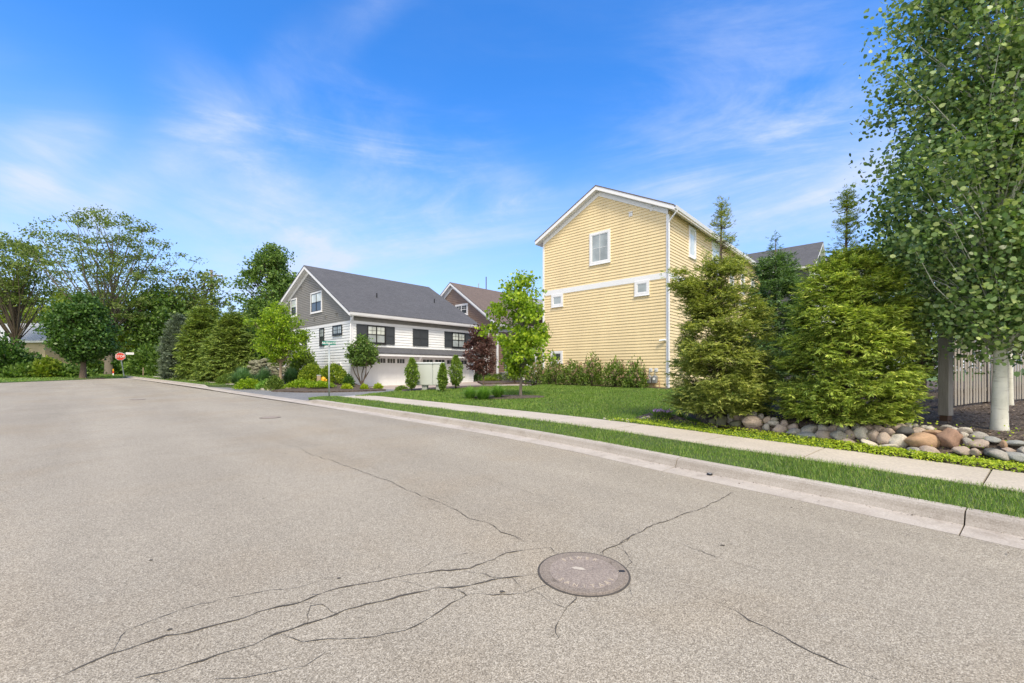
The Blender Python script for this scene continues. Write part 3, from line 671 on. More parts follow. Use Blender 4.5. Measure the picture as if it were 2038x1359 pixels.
def house(name, corner, L, W_, yr, E0, E1, zr, z0, mats, label, cat='house', expo=.178, ov=.45, rake=.40, zsplit=None, rz=RZ, rib=False, tw=.24, boards=True, gutter=True):
    """gable wall at local x=0 (run along local y), eave wall at local y=0 (run along local x)"""
    h = empty(name, corner, rz, label, cat)
    wallm, upper, trim, roofm = mats
    top = lambda y: E0+(zr-E0)*y/yr if y <= yr else E1+(zr-E1)*(W_-y)/(W_-yr)
    prof = [(0, z0-.6), (W_, z0-.6), (W_, E1), (yr, zr), (0, E0)]
    lo_ = lambda z: 0 if z <= E0 else min(yr, (z-E0)/(zr-E0)*yr)
    hi_ = lambda z: W_ if z <= E1 else max(yr, W_-(z-E1)/(zr-E1)*(W_-yr))
    spl = zsplit or 1e9
    mb = MB(); mb.prism(prof, lambda p, a: (a, p[0], p[1]), 0, L)
    siding(mb, 'x', lo_, hi_, z0-.1, min(zr, spl), expo)
    siding(mb, 'y', lambda z: 0, lambda z: L, z0-.1, min(E0, spl), expo)
    siding(mb, 'y', lambda z: 0, lambda z: L, z0-.1, min(E1, spl), expo, far=W_)
    siding(mb, 'x', lo_, hi_, z0-.1, min(zr, spl), expo, far=L)
    mb.build('wall', wallm, h, fix=False)
    if zsplit:
        mb = MB(); siding(mb, 'x', lo_, hi_, zsplit, zr, expo*.7, .012); siding(mb, 'y', lambda z: 0, lambda z: L, zsplit, E0, expo*.7, .012)
        mb.build('upper_siding', upper, h, fix=False)
    lo = roofline(W_, yr, E0, E1, zr, .01, ov); hi = roofline(W_, yr, E0, E1, zr, tw, ov)
    mb = MB(); mb.prism(lo+hi[::-1], lambda p, a: (a, p[0], p[1]), -rake, L+rake); mb.build('fascia', trim, h)
    lo = roofline(W_, yr, E0, E1, zr, tw+.003, ov+.03); hi = roofline(W_, yr, E0, E1, zr, tw+.06, ov+.03)
    mb = MB(); mb.prism(lo+hi[::-1], lambda p, a: (a, p[0], p[1]), -rake-.02, L+rake+.02)
    if rib:
        x = -rake+.1
        while x < L+rake:
            for yy, y2 in ((-ov-.03, yr), (yr, W_+ov+.03)):
                z_ = lambda y: (E0+(zr-E0)*y/yr if y <= yr else E1+(zr-E1)*(W_-y)/(W_-yr))+tw+.06
                mb.prism([(yy, z_(yy)), (y2, z_(y2)), (y2, z_(y2)+.09), (yy, z_(yy)+.09)], lambda p, a: (a, p[0], p[1]), x, x+.09)
            x += .62
    mb.build('roof', roofm, h)
    # soffit boards just below the fascia prism, rake frieze, corner boards
    if boards:
        mb = MB(); fr = .28
        for (ya, yb) in ((0, yr), (yr, W_)):
            mb.prism([(ya, top(ya)-fr), (yb, top(yb)-fr), (yb, top(yb)), (ya, top(ya))], lambda p, a: (a, p[0], p[1]), -.047, -.001)
        mb.build('rake_board', trim, h)
        mb = MB()
        wbox(mb, 'x', -.047, .10, z0-.05, E0-.285, -.10, .050); mb.build('corner_board', trim, h)
        mb = MB(); wbox(mb, 'x', W_-.10, W_+.047, z0-.05, E1-.285, -.10, .050); mb.build('corner_board', trim, h)
    if gutter:
        s0 = (zr-E0)/yr; y = -ov-.03; z = E0-s0*ov
        mb = MB(); mb.prism([(y, z+.03), (y-.09, z+.05), (y-.13, z+.22), (y-.115, z+.22), (y-.075, z+.07), (y, z+.06)], lambda p, a: (a, p[0], p[1]), -rake, L+rake); mb.build('gutter', trim, h)
    return h
def downspout(h, mat, plane_y, x, z_top, z_bot, ov):
    mb = MB(); a = Vector((x, -ov-.08, z_top)); b = Vector((x, -.09, z_top-.55))
    mb.tube([a, a+Vector((0, 0, -.08)), b, b+Vector((0, 0, -.15)), (x, -.09, z_bot+.15), (x, -.22, z_bot+.03)], .045, 6)
    return mb.build('downspout', mat, h)
def vent(h, plane, u, z, w=.2, mat='trim'):
    mb = MB(); wbox(mb, plane, u-w/2, u+w/2, z-w/2, z+w/2, 0, .06); wbox(mb, plane, u-w/2-.02, u+w/2+.02, z+w/2+.002, z+w/2+.03, 0, .11)
    wbox(mb, plane, u-w*.35, u+w*.35, z-w*.3, z-w*.22, .06, .075); wbox(mb, plane, u-w*.35, u+w*.35, z-.01, z+.01, .06, .075)
    return mb.build('wall_vent', mat, h)

# --- yellow house
ZY = .44; GW = 8.86
YH = house('yellow_house', (YC.x, YC.y, 0), 20.2, GW, GW/2, 10.62, 10.62, 12.86, ZY, ('yellow_siding', None, 'trim', 'shingle_brown'),
           'tall yellow clapboard house with white trim and its gable end towards the street')
def yu(px, py): return uz(YC, UY, px, py)
mb = MB(); wbox(mb, 'x', .102, GW-.102, 6.80, 7.13, 0, .046); mb.build('belt_board', 'trim', YH)
mb = MB(); wbox(mb, 'y', .07, 20.1, 6.80, 7.13, 0, .046); mb.build('belt_board', 'trim', YH)
for (x0, y0, x1, y1, mun, pane) in ((1174.5, 461, 1215.5, 525, (2, 2), 'pane_blind'), (1098.5, 586, 1121.5, 610.5, (0, 0), 'pane_blind'), (1264, 559, 1293, 588, (0, 0), 'pane_blind'), (1098, 698.5, 1121, 722.5, (0, 0), 'pane_dark')):
    u0, _ = yu(x0, y0); u1, _ = yu(x1, y0); um = (x0+x1)/2
    _, zt = yu(um, y0); _, zb = yu(um, y1); window(YH, 'x', u0, u1, zb, zt, .15, 'trim', pane, 1, mun)
for px, py in ((1256, 427), (1298, 416)): vent(YH, 'x', *yu(px, py), .22)
downspout(YH, 'trim', 0, -.13, 10.45, ZY, .45)
def ysd(px, py): return uz(YC, UX, px, py)
for (x0, x1, y0, y1, xm, pane, hg) in ((1369.5, 1383, 453, 514, 1376, 'pane_white', False), (1415, 1431.5, 484, 545, 1423, 'pane_white', False), (1381, 1395, 571, 626, 1388, 'pane_dark', True)):
    u0, u1 = ysd(x0, y0)[0], ysd(x1, y0)[0]; zt = ysd(xm, y0)[1]; zb = ysd(xm, y1)[1]
    window(YH, 'y', u0, u1, zb, zt, .14, 'trim', pane, 1, (0, 0), hg, upper='pane_white' if hg else None)
for k in range(4): window(YH, 'y', 8+k*3, 9.1+k*3, 7.8, 9.4, .14, 'trim', 'pane_blind', 1, (0, 0), True)
# garage wing at its far side
x0, x1 = .9, 7.0; y0, y1 = GW+.03, GW+1.35
mb = MB(); mb.box((x0, y0, ZY-.5), (x1, y1, 5.0))
z = ZY-.1
while z < 4.95:
    t = min(z+.178, 4.98); mb.face([(x0-.024, y0, z), (x0-.024, y1, z), (x0-.004, y1, t), (x0-.004, y0, t)]); mb.face([(x0, y0, z), (x0, y1, z), (x0-.024, y1, z), (x0-.024, y0, z)]); z = t
mb.build('wing_wall', 'yellow_siding', YH, fix=False)
mb = MB(); mb.prism([(GW+.03, 6.45), (GW+2.3, 5.0), (GW+2.3, 5.12), (GW+.03, 6.60)], lambda p, a: (a, p[0], p[1]), x0-.3, x1); mb.build('wing_roof', 'shingle_brown', YH)
mb = MB(); mb.box((x0+1.0, GW+.03, 6.66), (x1, GW+2.6, 7.02)); mb.prism([(GW+2.6, 6.66), (GW+3.2, 6.5), (GW+3.2, 6.72), (GW+2.6, 7.02)], lambda p, a: (a, p[0], p[1]), x0+1.0, x1); mb.build('wing_fascia', 'trim', YH)
mb = MB(); mb.box((x0-.06, y1-.02, ZY-.05), (x0+.12, y1+.13, 2.75)); mb.build('corner_board', 'trim', YH)
mb = MB(); a = Vector((x0+.03, y1+.14, 1.15)); b = Vector((x0+.03, y1+1.25, 2.62)); d_ = (b-a).normalized(); n_ = d_.cross(Vector((1, 0, 0)))
mb.face([a-n_*.1, b-n_*.1, b+n_*.1, a+n_*.1]); mb.v = []; mb.f = []; mb.mi = []
mb.prism([(a-n_*.11), (b-n_*.11), (b+n_*.11), (a+n_*.11)], lambda p, q: (q, p.y, p.z), x0-.05, x0+.12); mb.build('canopy_brace', 'trim', YH)
mb = MB(); mb.box((x0-.1, y1+.14, 2.63), (x1, y1+1.5, 2.85)); mb.prism([(y1+.14, 2.86), (y1+1.55, 2.86), (y1+.14, 3.3)], lambda p, q: (q, p[0], p[1]), x0-.14, x1); mb.build('garage_canopy', 'trim', YH)
mb = MB(); mb.box((x0+.4, y1+.005, ZY), (x1-.4, y1+.05, 2.6)); mb.build('garage_door', 'trim', YH)

# --- white and grey house
WZ = .51; WL, WW = 10.78, 13.0; WE = 5.42
WH = house('white_house', (WC.x, WC.y, 0), WL, WW, 6.72, WE, 6.55, 9.32, WZ, ('white_siding', 'grey_siding', 'trim', 'shingle_grey'),
           'white house with grey upper storey, charcoal roof and dark shutters over two garage doors', zsplit=4.92, expo=.19, ov=.40, rake=.38)
wg = lambda px, py: uz(WC, UY, px, py)
wf = lambda px, py: uz(WC, UX, px, py)
mb = MB(); wbox(mb, 'x', .102, WW-.102, 4.74, 4.93, 0, .048); mb.build('belt_board', 'trim', WH)
mb = MB(); wbox(mb, 'y', .07, WL, 4.74, 4.93, 0, .048); mb.build('belt_board', 'trim', WH)
def winpx(par, conv, plane, x0, y0, x1, y1, **k):
    u0, u1 = conv(x0, y0)[0], conv(x1, y0)[0]; xm = (x0+x1)/2
    return window(par, plane, u0, u1, conv(xm, y1)[1], conv(xm, y0)[1], **k)
winpx(WH, wg, 'x', 620, 581, 642.2, 622.3, trim=.10, sash='black_frame', pane='pane_dark', cols=2, muntin=(0, 0), hung=True, upper='pane_white')
winpx(WH, wg, 'x', 580.5, 594.5, 592, 630, trim=.10, sash='black_frame', pane='pane_dark', cols=1, hung=True, upper='pane_white')
winpx(WH, wg, 'x', 663.5, 647, 682, 666.5, trim=.06, sash='black_frame', pane='pane_blind', cols=2, muntin=(2, 2), casing='black_frame')
winpx(WH, wg, 'x', 637.5, 652.8, 646.2, 687.5, trim=.05, sash='black_frame', pane='pane_dark', cols=1, muntin=(2, 2), hung=True, casing='black_frame', upper='pane_blind')
winpx(WH, wg, 'x', 603, 659, 611, 686, trim=.05, sash='black_frame', pane='pane_dark', cols=1, hung=True, casing='black_frame')
winpx(WH, wg, 'x', 672, 722, 680, 733, trim=.05, sash='trim', pane='pane_blind', casing='trim')
for px, py in ((600.5, 575), (627, 635.5), (648.7, 631), (671, 626.5)): vent(WH, 'x', *wg(px, py), .19, 'grey_siding')
downspout(WH, 'trim', 0, -.12, WE-.1, WZ, .40)
def shutter(u0, u1, z0, z1, n=1):
    mb = MB(); wbox(mb, 'y', u0, u1, z0, z1, 0, .070); sw = .06
    for k in range(n):
        a = u0+(u1-u0)*k/n; b = u0+(u1-u0)*(k+1)/n; zm = z0+(z1-z0)*.5
        for za, zb in ((z0, zm), (zm, z1)):
            ringbox(mb, 'y', a+.004, b-.004, za+.003, zb-.003, sw, .071, .092)
    return mb.build('shutter', 'shutter', WH)
SZ0, SZ1 = 3.47, 4.72
for (a, b, c, d) in ((709, 729.5, 767, 784.6), (884, 898.5, 925, 937)):
    ua, ub, uc, ud = (wf(x, 660)[0] for x in (a, b, c, d))
    shutter(ua, ub-.01, SZ0, SZ1); shutter(uc+.01, ud, SZ0, SZ1)
    window(WH, 'y', ub, uc, SZ0, SZ1, .055, 'black_frame', 'pane_blind', 2, (2, 2), True, 'black_frame', 'pane_white')
shutter(wf(821, 660)[0], wf(851.6, 660)[0], SZ0, SZ1, 2)
# garage canopy, doors, brackets
cu0, cu1 = .75, WL+.1
mb = MB(); mb.prism([(-.035, 3.02), (-1.05, 2.76), (-1.05, 2.83), (-.035, 3.24)], lambda p, a: (a, p[0], p[1]), cu0, cu1); mb.build('canopy_roof', 'shingle_grey', WH)
mb = MB(); mb.prism([(-.03, 2.66), (-1.02, 2.61), (-1.02, 2.755), (-.03, 3.01)], lambda p, a: (a, p[0], p[1]), cu0+.03, cu1-.03); mb.build('canopy_fascia', 'trim', WH)
for (xa, xb) in ((727.5, 806), (838, 930)):
    u0, u1 = wf(xa, 740)[0], wf(xb, 740)[0]; zt = WZ+2.10
    mb = MB(); ringbox(mb, 'y', u0-.14, u1+.14, WZ-.2, zt+.14, .14, 0, .085); fr = mb.build('garage_frame', 'trim', WH)
    mb = MB(); wbox(mb, 'y', u0+.002, u1-.002, WZ-.02, zt-.002, 0, .046); n = 4; hh = (zt-WZ)/4
    for j in range(3):
        for k in range(8):
            a = u0+(u1-u0)*k/8; wbox(mb, 'y', a+.05, a+(u1-u0)/8-.05, WZ+hh*j+.06, WZ+hh*(j+1)-.05, .046, .060)
        wbox(mb, 'y', u0+.002, u1-.002, WZ+hh*(j+1)-.012, WZ+hh*(j+1)+.012, .046, .052)
    gd = mb.build('garage_door', 'white_siding', WH)
    for k in range(4):
        a = u0+(u1-u0)*(k+.5)/4; ww = (u1-u0)/4*.40
        mb = MB(); wbox(mb, 'y', a-ww, a+ww, WZ+hh*3+.07, WZ+hh*4-.15, .046, .053); p = mb.build('pane', 'pane_dark', gd)
        mb = MB(); ringbox(mb, 'y', a-ww-.035, a+ww+.035, WZ+hh*3+.035, WZ+hh*4-.115, .034, .0465, .068)
        for q in (-.33, .33): wbox(mb, 'y', a+ww*q-.014, a+ww*q+.014, WZ+hh*3+.07, WZ+hh*4-.15, .0535, .064)
        mb.build('muntin', 'trim', gd)
for px in (700.5, 823, 938):
    u = max(.9, wf(px, 740)[0]) if px > 710 else .9
    mb = MB(); mb.prism([(-.07, 1.75), (-.2, 1.75), (-.98, 2.55), (-.98, 2.60), (-.80, 2.60)], lambda p, a: (a, p[0], p[1]), u-.06, u+.06); mb.build('canopy_brace', 'trim', WH)
for (x, y) in ((3.2, 2.4), (9.0, 3.0)):
    mb = MB(); zz = WE+(9.32-WE)*y/6.72+.28; mb.tube([(x, y, zz-.1), (x, y, zz+.35)], .05, 8); mb.build('vent_pipe', 'black', WH)

# --- brown house behind
BC = Vector((-1.29, 38.0, 0)); BZ = .69
BH = house('brown_house', (BC.x, BC.y, 0), 17, 12.2, 6.1, 5.75, 5.75, 9.95, BZ, ('brown_siding', None, 'trim', 'shingle_brown'),
           'brown house with brown shingle roof, partly hidden behind the white house and the maples', ov=.4, rake=.38)
bg_ = lambda px, py: uz(BC, UY, px, py); bf_ = lambda px, py: uz(BC, UX, px, py)
mb = MB(); wbox(mb, 'x', .102, 12.1, 5.08, 5.36, 0, .046); mb.build('belt_board', 'trim', BH)
mb = MB(); wbox(mb, 'y', .07, 16.9, 5.08, 5.36, 0, .046); mb.build('belt_board', 'trim', BH)
winpx(BH, bg_, 'x', 907, 605, 932, 628, trim=.15, sash='trim', pane='pane_dark', cols=2, muntin=(2, 2), hung=True)
winpx(BH, bg_, 'x', 955, 655, 974, 671, trim=.15, sash='trim', pane='pane_dark', cols=2, muntin=(2, 2))
winpx(BH, bg_, 'x', 944, 717, 953, 757, trim=.10, sash='trim', pane='pane_dark')
mb = MB(); u0, u1 = sorted((bg_(964, 740)[0], bg_(974, 740)[0])); wbox(mb, 'x', u0, u1, BZ, 2.95, 0, .05); mb.build('side_door', 'trim', BH)
downspout(BH, 'trim', 0, -.12, 5.65, BZ, .40)
mb = MB(); u0, u1 = bf_(1004, 740)[0], bf_(1043, 740)[0]; wbox(mb, 'y', u0, u1, BZ-.1, 2.9, 0, .06)
for j in range(1, 4): wbox(mb, 'y', u0+.1, u1-.1, BZ+j*.53, BZ+j*.53+.03, .061, .075)
mb.build('garage_door', 'white_siding', BH)
mb = MB(); mb.prism([(-.035, 3.4), (-1.1, 3.0), (-1.1, 3.2), (-.035, 3.75)], lambda p, a: (a, p[0], p[1]), .5, 16); mb.build('canopy_roof', 'shingle_brown', BH)
for x, h_ in ((4.5, 1.3), (3.4, .45), (8.5, .8), (11.2, 1.0), (12.0, .6)):
    mb = MB(); mb.tube([(x, 6.1, 10.1), (x, 6.1, 10.25+h_)], .05, 8); mb.build('vent_pipe', 'steel' if h_ < 1.2 else 'wood_brown', BH)

# --- houses behind the arborvitae
def back_house(px, py, Y, W_, L, pitch, z0, mats, label, name):
    r = at(px, py, Y); zr = r.z-.3; E = zr-pitch*W_/2; o = r+UX*(W_/2)
    h = house(name, (o.x, o.y, 0), L, W_, W_/2, E, E, zr, z0, mats, label, rz=RZ+math.pi/2, expo=.2, ov=.4, rake=.35)
    window(h, 'x', W_*.32, W_*.5, E-1.9, E-.4, .13, 'trim', 'pane_blind', 1, (0, 0), True); window(h, 'x', W_*.55, W_*.73, E-1.9, E-.4, .13, 'trim', 'pane_blind', 1, (0, 0), True)
    return h, E
dh, E = back_house(1629, 482, 40, 8.6, 13, .62, .72, ('dark_siding', None, 'trim', 'shingle_grey'), 'dark grey gabled house half hidden behind the spruce at the back', 'grey_house')
mb = MB(); siding(mb, 'x', lambda z: 0.03, lambda z: 8.55, .72, E-.02, .2, .03); mb.build('end_siding', 'white_siding', dh, fix=False)
back_house(1746, 497, 45, 8.6, 13, .62, .8, ('white_siding', None, 'trim', 'shingle_grey'), 'white gabled house just showing between the right arborvitae and the aspen', 'white_house')
# --- low house with the metal roof, far left
n0 = at(90, 678, 63); mrz = math.pi-.12; mo = n0+Vector((-math.sin(mrz), math.cos(mrz), 0))*-10
MH = house('metal_roof_house', (mo.x, mo.y, 0), 22, 10, 5, n0.z, n0.z, n0.z+2.9, 1.0, ('tan_siding', None, 'trim', 'metal_roof'), 'low tan house with a ribbed pale metal roof behind the trees far left', rz=mrz, rib=True, ov=.5, expo=.25, gutter=False, boards=False)
mb = MB(); wbox(mb, 'x', .0, 10, 1.05, 1.9, .03, .08); mb.build('foundation', 'trim', MH)
for u in (5.6, 6.7, 3.0): window(MH, 'x', u, u+.8, 1.15, 1.8, .06, 'trim', 'pane_dark')
r0 = at(262, 700, 66); r1 = r0+UX*4
CH_ = house('grey_cottage', (r1.x, r1.y, 0), 9, 8, 4, r0.z+.9, r0.z+.9, r0.z+3.2, 1.0, ('tan_siding', None, 'trim', 'shingle_grey'), 'grey roofed cottage glimpsed between trees right of the stop sign', rz=RZ+math.pi/2, ov=.5, expo=.25, gutter=False, boards=False)
window(CH_, 'x', 3, 5, 2.6, 3.7, .1, 'trim', 'pane_dark', 2)

# ---------------------------------------------------------------- vegetation builders
def fnoise(rng, n): return rng.random(n)
def tree(name, label, cat, base, top_z, c_lo, rx, leafm, barkm, seed, n_cl=90, per=60, cl=.5, leaf=.12, wr=.6, tr=.12, shape='egg', ry=None, off=(0, 0), trunk_to=.9, lean=(0, 0), flat=.65, shell=.45, fork=None, group=None, droop=.3, gap=.0, stems=1, rnd=False, dens_top=0, limb_r=1.0, limb_every=1):
    """trunk > limbs to leaf clumps spread through the crown's envelope"""
    rng = np.random.default_rng(seed); pr = random.Random(seed)
    base = Vector(base); t = empty(name, base, 0, label, cat, group); H = top_z-base.z; z_lo = c_lo-base.z; ry = ry or rx
    def prof(h):
        if shape == 'egg': return (math.sin(math.pi*min(1, max(0, h))**.72))**.62
        if shape == 'dome': return math.sqrt(max(0, 1-h*h*.98))*(.72+.28*min(1, h*6))
        if shape == 'vase': return (.35+.65*min(1, h*1.7))*math.sqrt(max(0, 1-max(0, (h-.35)/.65)**2.2))
        if shape == 'cone': return (1-h)**.85*(.55+.45*min(1, h*5))
        if shape == 'flame': return math.sin(math.pi*min(1, h*.96+.04)**.9)**.8
        if shape == 'column': return min(1, .55+h*2.2)*math.sqrt(max(0, 1-max(0, (h-.55)/.45)**2))
        return 1
    C = []
    while len(C) < n_cl:
        h = pr.random()**(1-.3*dens_top); r = prof(h)
        if pr.random() > (r*.85+.15): continue
        a = pr.uniform(0, 2*math.pi); q = (shell+(1-shell)*math.sqrt(pr.random())) if pr.random() < .8 else pr.random()*.6
        q *= .80+.28*math.sin(3*a+seed)*math.sin(5.3*h+a*2+seed)+pr.gauss(0, .08)
        C.append(Vector((off[0]*h+math.cos(a)*rx*r*q, off[1]*h+math.sin(a)*ry*r*q, z_lo+(H-z_lo)*h*(1+pr.gauss(0, .02)))))
    mb = MB()
    tops = []
    for si in range(stems):
        sx, sy = (0, 0) if stems == 1 else (math.cos(6.28*si/stems+.5)*.62*rx, math.sin(6.28*si/stems+.5)*.4*rx)
        ax = [Vector((lean[0]*k/7*H+sx*min(1, k/3)+(pr.gauss(0, tr*.35) if 0 < k else 0)+off[0]*max(0, k/7-.3), lean[1]*k/7*H+sy*min(1, k/3)+(pr.gauss(0, tr*.35) if 0 < k else 0), H*trunk_to*k/7)) for k in range(8)]
        rr = [tr*(1.25 if k == 0 else 1)*max(.12, (1-k/7*.93)) for k in range(8)]
        if fork: rr = [tr*(1.35 if k == 0 else 1.0 if ax[k].z < fork*1.05 else max(.10, .62*(1-(k-2)/6))) for k in range(8)]
        pts = [ax[0]-Vector((0, 0, .15)), ax[0]+Vector((0, 0, .03*H*.3))]+ax[1:]; mb.tube(pts, [tr*1.45/math.sqrt(stems), rr[0]*.92/math.sqrt(stems)]+[x/math.sqrt(stems) for x in rr[1:]], 9); tops.append(ax)
    def onax(ax, z):
        for p, q in zip(ax, ax[1:]):
            if q.z >= z: return p.lerp(q, max(0, (z-p.z)/max(q.z-p.z, 1e-6)))
        return ax[-1]
    tk = mb.build('trunk', barkm, t, smooth=True, fix=False)
    lim = MB()
    for i, c in enumerate(C):
        if i % limb_every: continue
        ax = tops[i % stems]; hr = math.hypot(c.x, c.y)
        zs = max(min(fork or z_lo*.95, z_lo) if fork is None else fork*pr.uniform(.75, 1.15), c.z-hr*pr.uniform(.7, 1.3)-.05*H) if fork is None else max(fork*pr.uniform(.8, 1.1), c.z-hr*1.7-H*.12)
        zs = min(zs, H*trunk_to*.97, c.z+.1*H); s = onax(ax, zs); m = s.lerp(c, .5); m.z += (.10 if fork is None else -.03)*(c-s).length
        m += Vector((pr.gauss(0, 1), pr.gauss(0, 1), 0))*.06*(c-s).length
        br = limb_r*tr*(.30 if fork is None else .26)*pr.uniform(.6, 1.2)*min(1.2, .35+(c-s).length/(rx+.01)*.7)
        lim.tube([s, s.lerp(m, .55)+Vector((0, 0, .02)), m, m.lerp(c, .6), c], [br, br*.8, br*.6, br*.35, br*.14], 5, False)
    lim.build('limbs', barkm, t, smooth=True, fix=False)
    Ca = np.array([tuple(c) for c in C]); k = rng.integers(0, len(C), size=len(C)*per); sz = cl*(.6+.8*rng.random(len(C)))
    G = np.clip(rng.normal(size=(len(k), 3)), -1.7, 1.7)*np.array([1, 1, flat]); P = Ca[k]+G*sz[k][:, None]*.55
    P = P[P[:, 2] > .03]
    D = rng.normal(size=P.shape)+np.array([0, 0, -droop]); L = leaf*(.6+.8*rng.random(len(P)))
    if rnd: me = np_mesh('foliage', rounds(P, L, rng, (0, -.5, .5)), 6)
    else: me = np_mesh('foliage', kites(P, D, L, wr, rng, .14), 4)
    link('crown', me, leafm, t); return t
def sprays(P, D, S, rng, fingers=11, up=.15, wr=.23):
    """flat fern-like conifer sprays: returns (inner verts, tip verts)"""
    D = nrm(D); n = len(P); side = nrm(np.cross(D, np.array([[0, 0, 1.]])+rng.normal(size=(n, 3))*.25)); inn = []; tip = []; S = S.reshape(-1, 1)
    for k in range(fingers):
        f = (k+.5)/fingers; sg = 1 if k % 2 else -1
        st = P+D*S*f*.75; ang = .95*(1-f*.55)
        d = D*math.cos(ang)+side*sg*math.sin(ang)+np.array([0, 0, -.28+.1*f])+rng.normal(size=(n, 3))*.15
        L = S*(.55-.25*abs(f-.45))*(.75+.5*rng.random((n, 1)))
        v = kites(st, d, L[:, 0], wr, rng, .05, .5)
        (tip if f > .38 else inn).append(v)
    return np.concatenate(inn), np.concatenate(tip)
def arborvitae(name, label, base, top_z, rad, tipm, seed, leader=.25, n_br=300, per=16, s=.22, group=None, cat='tree', px=0, skirt=.12, droopk=-.12, pw=2.0, inner='needle_dark', bark='bark', sparse=1.0, side=None):
    rng = np.random.default_rng(seed); base = Vector(base); t = empty(name, base, 0, label, cat, group); H = top_z-base.z
    mb = MB(); mb.tube([(0, 0, -.1), (.02, 0, H*.3), (-.02, .02, H*.6), (0, 0, H*.98)], [rad*.07, rad*.055, rad*.038, rad*.008], 8); mb.build('trunk', bark, t, smooth=True, fix=False)
    hb = 1-leader                                        # dense body below, thin leader above
    def prof(h):
        body = np.where(h < hb, np.clip(.80+h*1.6, 0, 1)*(1-(np.clip(h, 0, hb)/hb)**pw*.72), 0)
        lead = np.where(h >= hb, (.32*(1-(h-hb)/max(leader, 1e-3))**1.0), 0); return np.maximum(body, lead)
    hs = rng.random(n_br*4); hs = hs[rng.random(len(hs)) < np.where(hs < hb, prof(hs)*.9+.1, (.42*sparse))][:n_br]; hs = np.maximum(hs, .015)
    an = rng.random(len(hs))*2*np.pi; lob = 1+.10*np.sin(3*an+seed+hs*9)+.08*np.sin(7*hs*6.28+an*2)+rng.normal(size=len(hs))*.06
    rr = prof(hs)*rad*lob
    inside = rng.random(len(hs)) < .20; rr = np.where(inside, rr*(.35+.5*rng.random(len(hs))), rr)
    T = np.stack([np.cos(an)*rr, np.sin(an)*rr, hs*H], 1)
    if side is not None:                                  # an upright side shoot leaning out of the body
        k = 40; q = .15+.85*rng.random(k); sp = np.array(side[0])*(1-q[:, None])+np.array(side[1])*q[:, None]+rng.normal(size=(k, 3))*.10*rad; T = np.concatenate([T, sp]); an = np.concatenate([an, rng.random(k)*6.28]); hs = np.concatenate([hs, np.full(k, .7)])
    lb = MB()
    for p in T[::2]:
        st = Vector((0, 0, max(.1, p[2]-.35*math.hypot(p[0], p[1])))); lb.tube([st, st.lerp(Vector(p), .6)+Vector((0, 0, -.02)), p], [rad*.012, rad*.008, rad*.003], 4, False)
    if side is not None: lb.tube([tuple(side[0]), tuple(side[1])], [rad*.02, rad*.006], 5, False)
    lb.build('branches', bark, t, fix=False)
    k = np.repeat(np.arange(len(T)), np.where(hs > hb, max(3, int(per*.28)), per)); out = np.stack([np.cos(an[k]), np.sin(an[k]), np.full(len(k), 0.)], 1)
    big = np.where(hs[k] > hb, .55, 1.0)[:, None]
    P = T[k]+rng.normal(size=(len(k), 3))*np.array([.125, .125, .055])*rad*big-out*s*.5*big
    D = out+rng.normal(size=(len(k), 3))*.55; D[:, 2] = droopk+.14+rng.normal(size=len(k))*.34+np.clip((hs[k]-.35)*1.0, 0, .6)
    keep = P[:, 2] > skirt*.3; P, D, S = P[keep], D[keep], s*(.6+.8*rng.random(keep.sum()))*np.where(hs[k][keep] > hb, .55, 1)
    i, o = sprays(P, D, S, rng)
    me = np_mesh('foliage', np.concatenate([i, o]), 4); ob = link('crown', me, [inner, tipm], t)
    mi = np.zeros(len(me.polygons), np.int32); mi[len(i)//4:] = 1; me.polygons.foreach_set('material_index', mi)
    return t
def bush(name, label, base, rx, rz_, leafm, seed, n=2600, leaf=.07, wr=.6, ry=None, group=None, shape='dome', cat='shrub', stemm='bark', nstem=7, rough=.18, droop=0):
    rng = np.random.default_rng(seed); pr = random.Random(seed); t = empty(name, base, 0, label, cat, group); ry = ry or rx
    d = nrm(rng.normal(size=(n, 3))); d[:, 2] = np.abs(d[:, 2]) if shape == 'dome' else d[:, 2]
    q = (.55+.45*rng.random((n, 1))**.5); an = np.arctan2(d[:, 1], d[:, 0])
    q *= (1+rough*np.sin(an*4+seed+d[:, 2]*5)*np.cos(d[:, 2]*7+an*2+seed))[:, None]+rng.normal(size=(n, 1))*.06
    if shape == 'dome': P = d*q**(.6 if rough < .1 else 1)*np.array([rx, ry, rz_]); P[:, 2] = np.maximum(P[:, 2], .02)+.03*rz_
    elif shape == 'flame':
        h = rng.random(n); r = np.sin(np.pi*np.clip(h*.9+.06, 0, 1)**.85)**1.0*(.3+.7*rng.random(n)**.4)*(1+.25*np.sin(an*3+h*14+seed)); P = np.stack([np.cos(an)*r*rx, np.sin(an)*r*ry, (.10+.92*h)*rz_], 1)
    else: P = d*q*np.array([rx, ry, rz_*.5])+np.array([0, 0, rz_*.5])
    D = d+rng.normal(size=(n, 3))*.8+np.array([0, 0, .5-droop])
    link('foliage', np_mesh('foliage', kites(P, D, leaf*(.6+.8*rng.random(n)), wr, rng, .12), 4), leafm, t)
    mb = MB()
    for k in range(nstem):
        a = pr.uniform(0, 6.28); e = pr.uniform(.3, .75); h = .75*rz_ if shape != 'dome' else .7*rz_
        mb.tube([(math.cos(a)*rx*.05, math.sin(a)*ry*.05, -.05), (math.cos(a)*rx*e*.4, math.sin(a)*ry*e*.4, h*.5), (math.cos(a)*rx*e, math.sin(a)*ry*e, h)], [.016*max(1, rz_), .012*max(1, rz_), .004], 5)
    mb.build('stems', stemm, t, smooth=True, fix=False); return t
